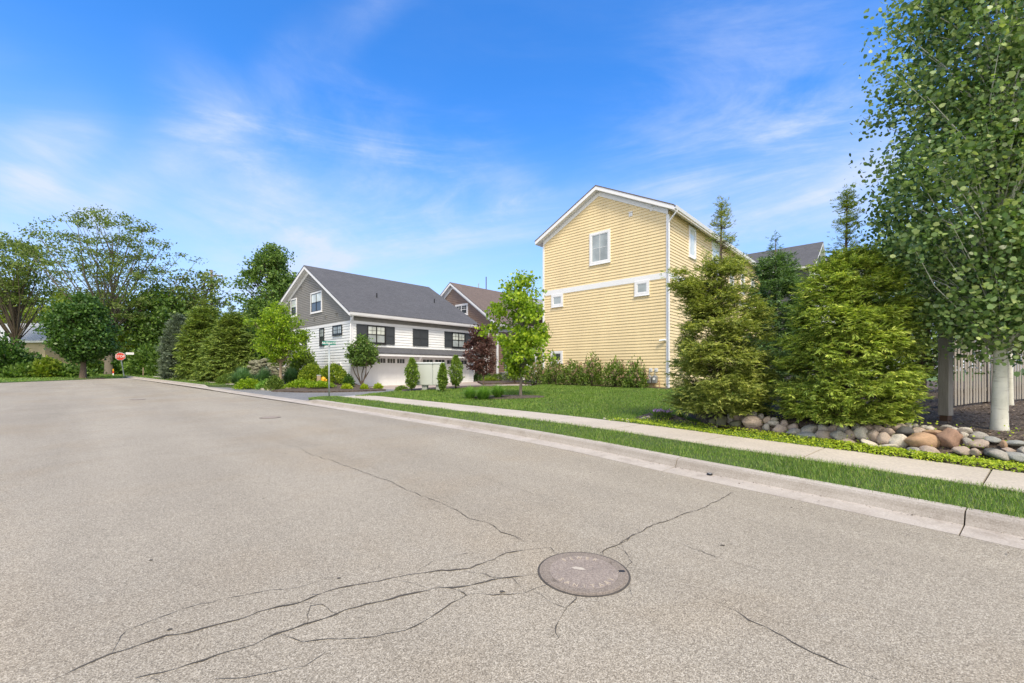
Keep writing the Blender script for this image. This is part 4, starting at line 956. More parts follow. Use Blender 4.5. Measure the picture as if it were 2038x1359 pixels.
def tuft(name, label, base, r, h, leafm, seed, n=900, group=None, w=.012):
    rng = np.random.default_rng(seed); t = empty(name, base, 0, label, 'grass clump', group)
    a = rng.random(n)*6.28; q = np.sqrt(rng.random(n))*r*.22; lean = .05+.95*rng.random(n)**.8; hh = h*(.35+.8*rng.random(n)**.7)*(1-.5*(lean-.15))
    b = np.stack([np.cos(a)*q, np.sin(a)*q, np.zeros(n)], 1); dr = np.stack([np.cos(a+rng.normal(size=n)*.4), np.sin(a+rng.normal(size=n)*.4), np.zeros(n)], 1); sd = np.stack([-dr[:, 1], dr[:, 0], np.zeros(n)], 1)*w
    m = b+dr*(lean*r*.35)[:, None]+np.stack([0*a, 0*a, hh*.68], 1); e = b+dr*(lean*r*.95)[:, None]+np.stack([0*a, 0*a, hh*(1.0-.28*lean)], 1)
    V = np.stack([b-sd, b+sd, m+sd*.8, m-sd*.8, m-sd*.8, m+sd*.8, e+sd*.1, e-sd*.1], 1).reshape(-1, 3)
    link('blades', np_mesh('blades', V, 4), leafm, t); return t
def scatter(poly, n, rng, keep=None):
    xs = [p[0] for p in poly]; ys = [p[1] for p in poly]; x = rng.uniform(min(xs), max(xs), n); y = rng.uniform(min(ys), max(ys), n); k = inpoly(x, y, poly)
    x, y = x[k], y[k]
    if keep is not None: k = rng.random(len(x)) < keep(x, y); x, y = x[k], y[k]
    return x, y
def gzv(x, y, base): return GR*np.clip(y, -40, 85)+base
# ---------------------------------------------------------------- turf
def turf(poly, n, h, seed, zfun, keep, w=.0035):
    rng = np.random.default_rng(seed); x, y = scatter(poly, n, rng, keep); m = len(x)
    b = np.stack([x, y, zfun(x, y)], 1); a = rng.random(m)*6.28; d = np.stack([np.cos(a), np.sin(a), 0*a], 1); s = np.stack([-np.sin(a), np.cos(a), 0*a], 1)
    sc = np.maximum(1, y/9); hh = h*(.5+.8*rng.random(m))*(1+.35*np.sin(x*2.1+np.sin(y*1.7)*2)*np.sin(y*1.3)); ww = (w*sc*(.7+.6*rng.random(m)))[:, None]
    e = b+d*(hh*(.2+.7*rng.random(m)))[:, None]+np.stack([0*a, 0*a, hh], 1)
    o = link('grass', np_mesh('grass', np.stack([b-s*ww, b+s*ww, e], 1).reshape(-1, 3), 3), 'grass_blade'); tag(o, kind='stuff'); return o
inview = lambda x, y: (np.abs(x/np.maximum(y, .1)) < 1.45) & (y > 1)
vx = [eo(s, .50) for s in srange(.5, S_MR-.3, .6)]+[eo(S_MR+.35, .72), eo(S_MR+.78, 1.15), eo(S_MR+.78, 1.62)]+[eo(s, WK0+.07) for s in srange(S_MR+.3, .5, .6)]
g = turf(vx, 2600000, .052, 1, lambda x, y: gzv(x, y, .11), lambda x, y: inview(x, y)*np.clip(6.5/np.maximum(y, 4), 0, 1)**1.2*.9, .0034); tag(g, 'mown grass strip between curb and sidewalk', 'grass')
lw_arr = np.array(LW0)
def lawn_hv(x, y):
    d = np.full(x.shape, 1e9)
    for a, b in zip(LW0, LW0[1:]):
        v = (b[0]-a[0], b[1]-a[1]); t = np.clip(((x-a[0])*v[0]+(y-a[1])*v[1])/(v[0]**2+v[1]**2), 0, 1); d = np.minimum(d, np.hypot(x-a[0]-t*v[0], y-a[1]-t*v[1]))
    t = np.clip((d-.3)/3.7, 0, 1); return gzv(x, y, .12+.06*t*t*(3-2*t))
def lawn_keep(x, y):
    k = inview(x, y)*np.clip(10/y, .22, 1)
    for pl in (ring, foot, strip, bed_r): k = k*(~inpoly(x, y, pl))
    lx = (x-YC.x)*UX.x+(y-YC.y)*UX.y; ly = (x-YC.x)*UY.x+(y-YC.y)*UY.y
    return k*(~((lx > -.02) & (ly > -.1)))
g = turf(lawn, 900000, .060, 2, lawn_hv, lawn_keep, .0045); tag(g, 'green corner lawn in front of the yellow house', 'grass')
g = turf(verge_l, 60000, .07, 3, lambda x, y: gzv(x, y, .11), None, .0045); tag(g, 'grass strip left of the driveway beside the far curb', 'grass')
g = turf(far, 260000, .10, 4, lambda x, y: gzv(x, y, .05), lambda x, y: (np.abs(x/np.maximum(y, .1)) < 1.3)*1.0, .006); tag(g, 'rough grass beyond the road at the far left', 'grass')
# ground cover along the foot of the rocks
rng = np.random.default_rng(9)
gc = [eo(s, 3.16) for s in srange(.5, S_B1+.25, .4)]+[eo(s, 4.05) for s in srange(S_B1-.3, .5, .4)]
x, y = scatter(gc, 480000, rng, lambda x, y: inview(x, y)*np.clip(7/np.maximum(y, 3), 0, 1)); hgt = .13+.065*rng.random(len(x))*(1+.5*np.sin(x*5+y*3))
P = np.stack([x, y, gzv(x, y, 0)+hgt], 1)
tag(link('ground_cover', np_mesh('ground_cover', rounds(P, .026*(.6+.8*rng.random(len(P))), rng, (0, -.4, 1.5)), 6), 'chartreuse_leaf'), 'low chartreuse creeping plant carpeting the foot of the rocks beside the sidewalk', 'ground cover', None, 'stuff')
gr = [eo(s, 3.95) for s in srange(.5, s_near(2.0, 6.6), .4)]+[eo(s, 4.62) for s in srange(s_near(2.0, 6.6), .5, .4)]
x, y = scatter(gr, 60000, rng, lambda x, y: inview(x, y)*np.clip(np.sin(x*7+y*2)*np.sin(y*9-x*3)+.35, 0, 1))
P = np.array([(a, b, bed_r_h(a, b)+.05+.10*rng.random()) for a, b in zip(x, y)])
tag(link('ground_cover', np_mesh('ground_cover', rounds(P, .026*(.6+.8*rng.random(len(P))), rng, (0, -.6, 1.0)), 6), 'chartreuse_leaf'), 'chartreuse creeper growing between the stones of the edging under the aspen', 'ground cover', None, 'stuff')
sv = rng.uniform(1, S_MR-1, 900); ov = np.where(rng.random(900) < .8, rng.normal(.33, .05, 900), rng.uniform(-.5, .3, 900))
P = np.array([(*eo(a, b), 0) for a, b in zip(sv, ov)]); P[:, 2] = gzv(P[:, 0], P[:, 1], .02); D = rng.normal(size=P.shape)*np.array([1, 1, .15])
tag(link('leaf_litter', np_mesh('leaf_litter', kites(P, D, .022*(.4+rng.random(len(P))), .5, rng, .1, .3), 4), 'chip'), 'sparse grit and dry leaf bits lying in the gutter', 'litter', None, 'stuff')
# loose bark chips over the near bed
x, y = scatter(bed_r, 90000, rng, lambda x, y: inview(x, y)*np.clip(9/np.maximum(y, 4), 0, 1)**2*(y > 4))
dists = np.array([edist(a, b, wall_line) for a, b in zip(x, y)]); k = dists > .35; x, y = x[k], y[k]
P = np.array([(a, b, bed_r_h(a, b)+.012) for a, b in zip(x, y)]); D = rng.normal(size=P.shape)*np.array([1, 1, .18])
tag(link('bark_chips', np_mesh('bark_chips', kites(P, D, .05*(.5+rng.random(len(P))), .4, rng, .08, .4), 4), 'chip'), 'loose bark mulch scattered under the arborvitae and aspen', 'mulch', None, 'stuff')

# ---------------------------------------------------------------- rock edging
def rock_mesh(seed, name='rock', sub=3):
    bm = bmesh.new(); bmesh.ops.create_icosphere(bm, subdivisions=sub, radius=1); pr = random.Random(seed)
    pl = [(Vector((pr.gauss(0, 1), pr.gauss(0, 1), pr.gauss(0, 1))).normalized(), pr.uniform(.55, .86)) for _ in range(12)]
    ph = [pr.uniform(0, 6.28) for _ in range(6)]
    for v in bm.verts:
        c = v.co.normalized(); k = 1.0
        for n, d in pl:
            e = c.dot(n)
            if e > d: k = min(k, (d/e)*.90+.10)
        k *= 1+.05*math.sin(c.x*4+ph[0])*math.sin(c.y*4+ph[1])+.04*math.sin(c.z*5+ph[2]+c.x*3)+.02*math.sin(c.y*11+ph[3])*math.sin(c.z*12+ph[4])+.015*math.sin(c.x*17+ph[5])*math.sin(c.z*9)
        v.co = c*k
    for f in bm.faces: f.smooth = True
    me = bpy.data.meshes.new(name); bm.to_mesh(me); bm.free(); return me
ROCKS = [(60,895,62,42,'m'),(120,900,62,60,'m'),(170,878,42,55,'g'),(218,868,60,50,'p'),(268,850,60,30,'g'),(265,880,45,36,'p'),(212,912,78,42,'m'),(318,852,55,40,'l'),(370,866,50,40,'g'),(315,907,128,84,'p'),(408,890,55,50,'p'),(452,908,66,40,'l'),(402,935,46,40,'g'),(490,947,82,50,'p'),(455,880,42,20,'l'),(520,910,52,36,'p'),
 (575,932,68,42,'p'),(580,965,98,40,'g'),(665,992,108,40,'u'),(682,955,98,52,'g'),(770,984,102,48,'p'),(768,938,66,42,'l'),(835,944,62,46,'p'),(896,945,66,52,'g'),(866,990,88,60,'g'),(928,1022,82,34,'p'),(942,979,58,56,'p'),(830,892,52,36,'m'),(950,900,72,36,'m'),(978,935,56,42,'g'),
 (1016,982,84,74,'l'),(1055,936,78,46,'p'),(1065,1036,118,32,'l'),(1097,987,78,62,'p'),(1112,910,52,30,'g'),(1130,944,82,42,'p'),(1158,1011,78,62,'p'),(1158,904,38,28,'l'),(1192,924,67,37,'p'),(1180,962,88,42,'p'),(1185,1058,122,32,'l'),(1245,1024,104,78,'l'),(1254,932,82,40,'p'),(1292,962,98,48,'d'),(1313,920,47,34,'g'),(1352,923,37,30,'g'),(1376,958,80,40,'p'),(1412,928,52,24,'l'),(1448,942,52,28,'l'),
 (1405,1023,194,76,'t'),(1493,972,124,38,'t'),(1355,1082,98,42,'g'),(1450,1087,108,48,'p'),(1553,932,84,28,'g'),(1600,950,57,32,'l'),(1580,1017,134,114,'b'),(1667,955,98,40,'l'),(1667,980,47,34,'l'),(1692,1022,64,42,'g'),(1655,1085,88,50,'p'),(1733,1089,62,40,'p'),(1565,1109,48,16,'l'),(1755,987,84,42,'g'),(1760,1043,112,54,'p'),(1843,1010,88,30,'u'),(1914,1043,36,50,'t'),(1860,1096,122,38,'d'),(1895,1112,118,46,'g'),(1948,1078,62,28,'p'),(1990,1034,108,28,'u'),(2005,1127,108,58,'u'),(2036,1082,44,44,'g')]
def wall_hit(px, py):
    Y = 3.0
    while Y < 20:
        p = at(px, py, Y); o = off_of(p.x, p.y); zz = zg(p.x, p.y)+.11+.40*max(0, min(1, (o-3.88)/.62))
        if p.z <= zz and o > 3.2: break
        Y += .03
    return p
meshes = [rock_mesh(100+i) for i in range(14)]
entries = []
for i, (zx, zy, w, h_, c) in enumerate(ROCKS):
    px, py = 1400+zx/3.194, 560+zy/3.194; p = wall_hit(px, py); pr = random.Random(i*7+3)
    sx = w/3.194/F*p.y*.60; szz = h_/3.194/F*p.y*.63; sy = min(max(sx, szz)*.8, .22)
    entries.append([px, py, p, sx, sy, szz, c, pr, w*h_])
used = {}
def rock_label(e):
    px, py, c, area = e[0], e[1], e[6], e[8]
    size = 'big' if area > 5600 else 'small' if area < 2100 else 'medium'
    wide = e[3]/e[5]; form = 'flat' if wide > 2.1 else 'upright' if wide < 1.0 else 'rounded'
    sec = 'under the left arborvitae' if px < 1530 else 'under the right arborvitae' if px < 1755 else 'left of the wooden post' if px < 1870 else 'under the aspen'
    e2 = wall_hit(px, py); o = off_of(e2.x, e2.y); row = 'bottom' if o < 4.1 else 'middle' if o < 4.34 else 'top'
    return f'{size} {form} {ROCK[c][0]} rock, {row} of edging {sec}'
labs = [rock_label(e) for e in entries]
ORD = ['leftmost', 'second from left', 'third from left', 'fourth from left', 'fifth from left', 'sixth from left']
for i, e in enumerate(entries):
    same = sorted([j for j in range(len(labs)) if labs[j] == labs[i]], key=lambda j: entries[j][0]); lab = labs[i]
    if len(same) > 1:
        k = same.index(i); lab = ('rightmost' if k == len(same)-1 else ORD[k])+' '+lab
    if e[6] == 'b': lab = 'big upright reddish-brown boulder standing in the rock edging below the wooden post'
    if e[8] > 13000 and e[6] == 't': lab = 'long orange-tan boulder left of the upright reddish-brown boulder'
    px, py, p, sx, sy, szz, c, pr, _ = e
    me = meshes[pr.randrange(len(meshes))]; o = bpy.data.objects.new('rock', me)
    if not me.materials: me.materials.append(M['rock_g'])
    COL.objects.link(o); o.material_slots[0].link = 'OBJECT'; o.material_slots[0].material = M['rock_'+c]
    o.location = (p.x, p.y+sy*.25, p.z+szz*.12); o.scale = (sx, sy, szz*1.2); o.rotation_euler = (pr.uniform(-.3, .3), pr.uniform(-.22, .22), pr.uniform(-.6, .6))
    tag(o, lab, 'rock', 'fieldstones edging the planting bed')
def small_rock(px, py, w, h_, c, lab, grp, k):
    p = hit(px, py+h_*.3); me = meshes[k % len(meshes)]; o = bpy.data.objects.new('rock', me)
    if not me.materials: me.materials.append(M['rock_g'])
    COL.objects.link(o)
    o.material_slots[0].link = 'OBJECT'; o.material_slots[0].material = M['rock_'+c]; s = p.y/F*.55
    o.location = (p.x, p.y, p.z+h_*s*.4); o.scale = (w*s, w*s*.8, h_*s); o.rotation_euler = (0, 0, k*1.3); tag(o, lab, 'rock', grp)
wp = [(1203,833,7,4,'g'),(1221,835,7,4,'l'),(1230,834.5,6,4,'p'),(1239,835,8,5,'l'),(1248,834,8,5,'l'),(1249,838,9,5,'l'),(1281,832.5,13,7,'l'),(1291,830,9,5,'p'),(1262,836,7,4,'g'),(1272,834,7,4,'p')]
wn = ['tiny grey rock at the lawn edge, farthest left of the loose pebble row', 'tiny pale rock second from left in the loose row at the lawn edge', 'tiny pinkish rock near the left of the loose row at the lawn edge', 'small pale rock in the middle of the loose row, against the lawn', 'small pale rock touching the larger white ones at the lawn edge', 'flat pale rock nearest the sidewalk in the loose row', 'largest white rock of the loose row beside the purple flowers', 'small pinkish rock just left of the purple flowers', 'tiny grey rock left of the largest white rock', 'tiny pinkish rock touching the left side of the largest white rock']
for k, ((a, b, w, h_, c), n) in enumerate(zip(wp, wn)): small_rock(a, b, w, h_, c, n, 'loose rocks at the lawn edge', k)
for k in range(14):
    small_rock(334+k*7.2, 745.5+k*1.05+(k % 3)*.6, 7+(k*5) % 4, 4+(k % 3), 'lpg'[k % 3], 'rough pale rock edging the far bed below the cedars, beside the left sidewalk', 'rocks edging the far left bed', k)
# dry stone wall beside the white house
mb = MB(); pr = random.Random(5); a = at(498, 745, 33.0); b = at(585, 745, 31.0)
sw = empty('stone_wall', (a.x, a.y, 0), 0, 'dry stacked stone retaining wall behind the ornamental grass and the young lime-green tree', 'wall')
bm = bmesh.new()
for k in range(110):
    q = a.lerp(b, pr.random()); z = CH-(pr.uniform(716, 745)-HY)/F*32; m2 = bmesh.ops.create_icosphere(bm, subdivisions=2, radius=1); sc = [pr.uniform(.14, .30), pr.uniform(.15, .25), pr.uniform(.08, .17)]
    rm = Matrix.Rotation(pr.uniform(-.5, .5), 3, 'Y') @ Matrix.Rotation(pr.uniform(0, 3), 3, 'Z'); ph = pr.uniform(0, 6)
    for v in m2['verts']:
        c = v.co*(1+.12*math.sin(v.co.x*4+ph)*math.cos(v.co.z*5+ph)); c = rm @ Vector((c.x*sc[0], c.y*sc[1], c.z*sc[2])); v.co = c+Vector((q.x-a.x, q.y-a.y+pr.uniform(-.02, .02), z))
me = bpy.data.meshes.new('stones'); bm.to_mesh(me); bm.free(); link('stones', me, 'rock_m', sw)

# ---------------------------------------------------------------- near trees
def px_base(px, py): return hit(px, py)
def H_at(py, Y): return CH-(py-HY)/F*Y
p = hit(1686, 838); ARB_R = 'tall lime-tipped arborvitae with a thin bare leader, right of the spruce above the rocks'
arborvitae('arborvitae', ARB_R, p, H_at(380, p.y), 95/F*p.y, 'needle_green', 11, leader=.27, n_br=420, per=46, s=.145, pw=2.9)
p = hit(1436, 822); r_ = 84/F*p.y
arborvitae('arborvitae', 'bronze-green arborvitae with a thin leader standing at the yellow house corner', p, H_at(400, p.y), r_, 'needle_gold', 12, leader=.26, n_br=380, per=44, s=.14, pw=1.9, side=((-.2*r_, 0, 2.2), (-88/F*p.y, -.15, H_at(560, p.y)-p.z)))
p = hit(1822, 800); arborvitae('arborvitae', 'shaded arborvitae behind the wooden post, right of the lime-tipped one', (p.x+.5, p.y+2.6, gz(p.x+.5, p.y+2.6)), H_at(560, p.y+2.6), .8, 'needle_green', 13, leader=.08, n_br=260, per=30, s=.18)
p = Vector((8.9, 14.5, 0)); p.z = gz(p.x, p.y)
arborvitae('spruce', 'dark spruce rising behind and between the two tall arborvitae', p, H_at(470, p.y), 50/F*p.y*1.25, 'spruce_leaf', 14, leader=.14, n_br=330, per=13, s=.26, droopk=-.02, inner='spruce_leaf')
# the two aspens
p = hit(1989, 856)
tree('aspen', 'big white-trunked aspen filling the right edge of the picture', 'tree', p, 9.6, 1.98, 1.78, 'aspen_leaf', 'bark_aspen', 21, n_cl=480, per=125, cl=.40, leaf=.066, tr=.095, shape='column', off=(.15, .1), trunk_to=.95, rnd=True, flat=.9, shell=.30, lean=(.006, 0), limb_r=.45)
p = hit(2009, 806)
tree('aspen', 'slimmer white-trunked aspen behind the big one, against the picket fence', 'tree', p, 8.5, 3.3, 1.9, 'aspen_leaf', 'bark_aspen', 22, n_cl=170, per=48, cl=.5, leaf=.09, tr=.06, shape='column', rnd=True, flat=.9)
p = Vector((13.6, 14.2, 0)); p.z = gz(p.x, p.y)
tree('aspen', 'bushy aspen hiding the back fence between the arborvitae and the big aspen', 'tree', p, 6.6, 1.5, 2.1, 'aspen_leaf', 'bark_grey', 23, n_cl=260, per=52, cl=.55, leaf=.10, tr=.07, shape='egg', rnd=True, flat=.9)
# maples on the lawn
p = hit(1036, 787)
tree('maple', 'bright green young maple in the mulch ring on the corner lawn', 'tree', p, H_at(552, p.y), H_at(742, p.y), 72/F*p.y, 'maple_leaf', 'bark_grey', 31, n_cl=85, per=85, cl=.37, leaf=.135, wr=.85, tr=.065, shape='egg', trunk_to=.93, shell=.35, flat=.55)
p = Vector((at(962, 766, 27.5).x, 27.5, 0)); p.z = gz(p.x, p.y)
tree('maple', 'small purple-leaved maple in front of the brown house', 'tree', p, H_at(650, p.y), H_at(742, p.y), 38/F*p.y, 'redmaple_leaf', 'bark', 32, n_cl=65, per=75, cl=.32, leaf=.12, wr=.75, tr=.05, shape='egg', flat=.6, off=(-.35, 0))
p = hit(720, 768)
tree('serviceberry', 'small multi-stemmed tree at the white house garage corner', 'tree', p, H_at(673, p.y), H_at(724, p.y), 30/F*p.y, 'mid_leaf', 'bark', 33, n_cl=80, per=70, cl=.32, leaf=.13, wr=.7, tr=.10, shape='egg', stems=5, flat=.7)
p = Vector((at(559, 756, 27.0).x, 27.0, 0)); p.z = gz(p.x, p.y)
tree('locust', 'lime-green young tree with a straight tan trunk in the bed left of the white house', 'tree', p, H_at(606, p.y), H_at(722, p.y), 58/F*p.y, 'lime_leaf', 'bark_tan', 34, n_cl=140, per=70, cl=.42, leaf=.15, wr=.5, tr=.105, shape='egg', flat=.5, shell=.3)
# evergreens of the far bed
def far_p(px, Y): q = Vector((at(px, 740, Y).x, Y, 0)); q.z = gz(q.x, q.y); return q
p = far_p(354, 40.5); arborvitae('juniper', 'blue-grey columnar juniper at the left end of the cedar group', p, H_at(628, 40.5), 24/F*40.5, 'juniper_leaf', 41, leader=.05, n_br=300, per=13, s=.5, droopk=.55, inner='juniper_leaf')
p = far_p(408, 39); arborvitae('cedar', 'pale green pointed cedar, tallest of the clump beside the juniper', p, H_at(598, 39), 40/F*39, 'cedar_leaf', 42, pw=1.6, leader=.12, n_br=460, per=13, s=.55, inner='needle_dark')
p = far_p(462, 35); arborvitae('cedar', 'dark green pointed cedar left of the lime-green young tree', p, H_at(610, 35), 38/F*35, 'cedar_leaf', 43, pw=1.6, leader=.12, n_br=420, per=13, s=.5, inner='needle_dark')
p = far_p(428, 35.5); arborvitae('cedar', 'low broad cedar in front of the two pointed ones', p, H_at(672, 35.5), 26/F*36, 'cedar_leaf', 44, leader=.05, n_br=260, per=12, s=.5, inner='needle_dark')
p = hit(165, 753)
tree('linden', 'round-headed dark green street tree in a mulch ring across the far road', 'tree', p, H_at(592, p.y), H_at(712, p.y), 53/F*p.y, 'dark_leaf', 'bark', 51, n_cl=230, per=120, cl=.75, leaf=.25, wr=.7, tr=.27, shape='egg', flat=.55, shell=.5)
ringp = [(p.x+1.9*math.cos(a), p.y+1.5*math.sin(a)) for a in [i*math.pi/10 for i in range(20)]]; patch('mulch_bed', ringp, fz(.085), 'mulch', 0, .05)
# big trees beyond
p = far_p(217, 58)
tree('elm', 'towering thin-leaved elm with spreading limbs behind the stop sign', 'tree', p, H_at(428, 58), H_at(640, 58), 165/F*58, 'olive_leaf', 'bark_grey', 52, n_cl=300, per=42, cl=1.05, leaf=.36, wr=.42, tr=.42, shape='vase', fork=6.2, trunk_to=.86, flat=.35, shell=.25, off=(.5, 0), limb_every=3)
p = far_p(32, 60)
tree('elm', 'thin-leaved elm at the left edge, in front of the metal-roofed house', 'tree', p, H_at(478, 60), H_at(610, 60), 105/F*60, 'olive_leaf', 'bark', 53, n_cl=210, per=34, cl=1.1, leaf=.40, wr=.42, tr=.34, shape='vase', fork=4.6, trunk_to=.8, flat=.4, shell=.25, limb_every=3)
p = far_p(545, 50)
tree('oak', 'tall leafy tree rising behind the ridge of the white house', 'tree', p, H_at(492, 50), H_at(660, 50), 66/F*50, 'mid_leaf', 'bark', 54, n_cl=150, per=120, cl=.95, leaf=.28, wr=.65, tr=.32, shape='egg', flat=.6, shell=.35)
BACK = [(325, 62, 575, 700, 85, 'mid_leaf', 'broad green tree behind the blue-grey juniper'), (405, 66, 545, 640, 78, 'olive_leaf', 'bare-limbed thin tree by the power pole'), (480, 58, 640, 735, 46, 'mid_leaf', 'green tree in the gap right of the pointed cedars'),
        (285, 66, 640, 735, 44, 'spring_leaf', 'yellow-green tree right behind the stop sign'), (120, 84, 575, 690, 80, 'spring_leaf', 'yellow-green tree behind the round street tree'), (12, 86, 560, 690, 66, 'spring_leaf', 'yellow-green tree behind the metal roof at the left edge'),
        (225, 80, 590, 730, 95, 'mid_leaf', 'distant green tree directly behind the towering elm'), (380, 80, 590, 735, 90, 'mid_leaf', 'distant green tree behind the pale green cedar'), (60, 92, 590, 720, 90, 'olive_leaf', 'distant olive tree over the metal roof'), (505, 72, 600, 740, 60, 'mid_leaf', 'distant green tree between cedars and oak'), (590, 64, 580, 740, 50, 'mid_leaf', 'tree behind the left eave of the white house')]
for i, (px, Y, t_, b_, rad, lm, lab) in enumerate(BACK):
    p = far_p(px, Y)
    tree('background_tree', lab, 'tree', p, H_at(t_, Y), max(p.z+.6, H_at(b_, Y)), rad/F*Y, lm, 'bark', 60+i, n_cl=150 if lm != 'olive_leaf' else 110, per=70 if lm != 'olive_leaf' else 24, cl=1.25, leaf=.42, wr=.6, tr=.28, shape='egg' if lm != 'olive_leaf' else 'vase', flat=.55, shell=.3, group='trees along the far side of the cross street')
# understorey far left
for i, (px, Y, rx, hz, lm, lab) in enumerate([(0, 46, 40, 72, 'dark_leaf', 'big dark leafy shrub at the left edge of the picture'), (58, 50, 38, 36, 'dark_leaf', 'dark leafy shrub between the left edge shrub and the metal-roofed house'), (75, 47, 45, 22, 'mid_leaf', 'low green hedge plant left of the street tree'),
        (118, 48, 42, 20, 'mid_leaf', 'low green hedge plant under the round street tree'), (95, 46.5, 18, 30, 'spring_leaf', 'airy pale shrub by the left hedge'), (300, 56, 34, 52, 'mid_leaf', 'shrub right of the stop sign, under the elm'), (335, 52, 26, 60, 'mid_leaf', 'dark shrub left of the blue-grey juniper'),
        (250, 60, 28, 36, 'dark_leaf', 'dark shrub behind the stop sign post'), (183, 62, 18, 24, 'mid_leaf', 'shrub left of the elm trunk')]):
    p = far_p(px, Y); bush('leafy_shrub', lab, p, rx/F*Y, hz/F*Y, lm, 80+i, 4200, .34, .6, rough=.3)

# ---------------------------------------------------------------- shrubs and perennials
COLS = [(820, 778, 717, 14, 'columnar shrub left of the grey mailboxes'), (881, 780, 727, 9, 'thin columnar shrub between mailboxes and the widest columnar one'), (907.5, 774, 711, 15, 'widest columnar shrub, right of the grey mailboxes'), (1024, 761, 700, 14, 'columnar shrub behind the bright maple trunk')]
for i, (px, b_, t_, w, lab) in enumerate(COLS):
    p = hit(px, b_); bush('columnar_shrub', lab, p, w/F*p.y*.85, (b_-t_)/F*p.y*1.02, 'yew_leaf', 90+i, 2600, .10, .5, shape='flame', group='columnar shrubs by the garages')
HY_ = [(1080, 719), (1116, 712), (1153, 716), (1192, 711), (1236, 713), (1277, 720)]
hl = ['hydrangea farthest left against the yellow wall', 'hydrangea under the lowest small window', 'third hydrangea from the left along the yellow wall', 'tallest hydrangea in the middle of the yellow wall', 'fifth hydrangea from the left, with two tall flower spikes', 'hydrangea beside the gas meters']
fh = None
for i, (px, t_) in enumerate(HY_):
    u = yu(px, 770)[0]; q = YC+UY*u-UX*.75; q.z = gz(q.x, q.y); rad = 24/F*q.y
    b = bush('hydrangea', hl[i], q, rad, H_at(t_+8, q.y)-q.z, 'shrub_leaf', 110+i, 1500, .13, .6, group='hydrangeas along the yellow wall', rough=.55, shape='dome' if i % 2 else 'ball', nstem=10)
    pr = random.Random(i); hh = H_at(t_+8, q.y)-q.z
    for k in range(36):
        if fh is None:
            rr = np.random.default_rng(3); n = 70; hgt = rr.random(n); an = rr.random(n)*6.28; rad_ = (1-hgt*.75)*.075*(.5+.5*rr.random(n)); Pq = np.stack([np.cos(an)*rad_, np.sin(an)*rad_, hgt*.17], 1)
            fh = np_mesh('flower_head', rounds(Pq, .045, rr), 6); fh.materials.append(M['dead_flower'])
        o = bpy.data.objects.new('flower_head', fh); COL.objects.link(o); o.parent = b
        a = pr.uniform(0, 6.28); e = math.sqrt(pr.random()); hz = hh*(1.0-.40*e*e)*pr.uniform(.45, 1.0) if k > 4 else hh*pr.uniform(.95, 1.06)
        if k <= 4: e *= .7
        o.location = (math.cos(a)*e*rad*.95, math.sin(a)*e*rad*.95-(.1 if k > 4 else 0), hz); o.rotation_euler = (pr.uniform(-.5, .5), pr.uniform(-.5, .5), 0); s_ = pr.uniform(.7, 1.25); o.scale = (s_, s_, s_)
for i, (px, Y, rx, tp, lm, leaf, lab) in enumerate([(620, 27.4, 24, 727, 'gold_leaf', .14, 'rounded golden-green bush behind the grey bollard'), (663, 27.0, 27, 727, 'gold_leaf', .14, 'rounded green bush behind the street sign post'), (604, 30.0, 24, 695, 'shrub_leaf', .2, 'dark shrub against the white gable wall'),
        (694, 26.2, 9, 748, 'dark_leaf', .12, 'small dark shrub at the white house corner'), (495, 26.4, 23, 756, 'lime_leaf', .10, 'low lime perennial clump nearest the left sidewalk'), (533, 26.0, 18, 757, 'tuft_leaf', .10, 'low green perennial under the lime-green tree'), (548, 25.2, 16, 751, 'shrub_leaf', .10, 'straggly twiggy shrub at the foot of the lime-green tree'),
        (600, 25.3, 26, 757, 'lime_leaf', .10, 'wide lime perennial clump left of the grey bollard'), (638, 24.8, 24, 761, 'lime_leaf', .10, 'lime perennial clump in front of the yellow hydrant'), (690, 24.9, 9, 765, 'chartreuse_leaf', .09, 'small lime plant left of the multi-stemmed tree'), (725, 24.9, 6, 766, 'chartreuse_leaf', .09, 'tiny lime plant at the foot of the multi-stemmed tree'),
        (753, 25.4, 8, 765, 'chartreuse_leaf', .09, 'tiny lime plant at the end of the bed by the garage'), (450, 31, 14, 748, 'shrub_leaf', .12, 'low brownish plant in front of the dark green cedar'), (800, 24.6, 12, 773, 'shrub_leaf', .10, 'low creeping plant left of the first columnar shrub')]):
    p = far_p(px, Y); bush('low_shrub' if tp > 745 else 'round_shrub', lab, p, rx/F*Y, max(.22, H_at(tp, Y)-p.z), lm, 130+i, 5000 if lm == 'gold_leaf' else 2300 if rx > 12 else 700, leaf*(.75 if lm == 'gold_leaf' else 1), .6, rough=.07 if lm == 'gold_leaf' else .22, cat='shrub')
for i, (px, Y, rx, tp, lab) in enumerate([(482, 29, 27, 731, 'blue-green ornamental grass clump at the left of the bed'), (526, 28.6, 22, 733, 'blue-green ornamental grass clump just left of the tan trunk'), (579, 28.6, 22, 732, 'blue-green ornamental grass clump right of the tan trunk')]):
    p = far_p(px, Y); tuft('ornamental_grass', lab, p, rx/F*Y*1.25, H_at(tp, Y)-p.z, 'reed_leaf', 150+i, 2600, 'ornamental grasses in the bed', .014)
for i, (px, b_, rx, h_, lab) in enumerate([(936, 793, 17, 27, 'leftmost green grass clump in front of the mulch ring'), (962, 795, 20, 30, 'middle and largest green grass clump by the mulch ring'), (991, 790, 18, 28, 'rightmost green grass clump, nearest the bright maple')]):
    p = hit(px, b_); tuft('ornamental_grass', lab, p, rx/F*p.y*1.45, h_/F*p.y*.95, 'tuft_leaf', 160+i, 800, 'grass clumps on the lawn', .008)
p = hit(1318, 834); fl = bush('flowering_perennial', 'low clump of purple flowers at the edge of the rocks, by the left arborvitae', p, .26, .17, 'shrub_leaf', 170, 700, .06, .3, cat='flower')
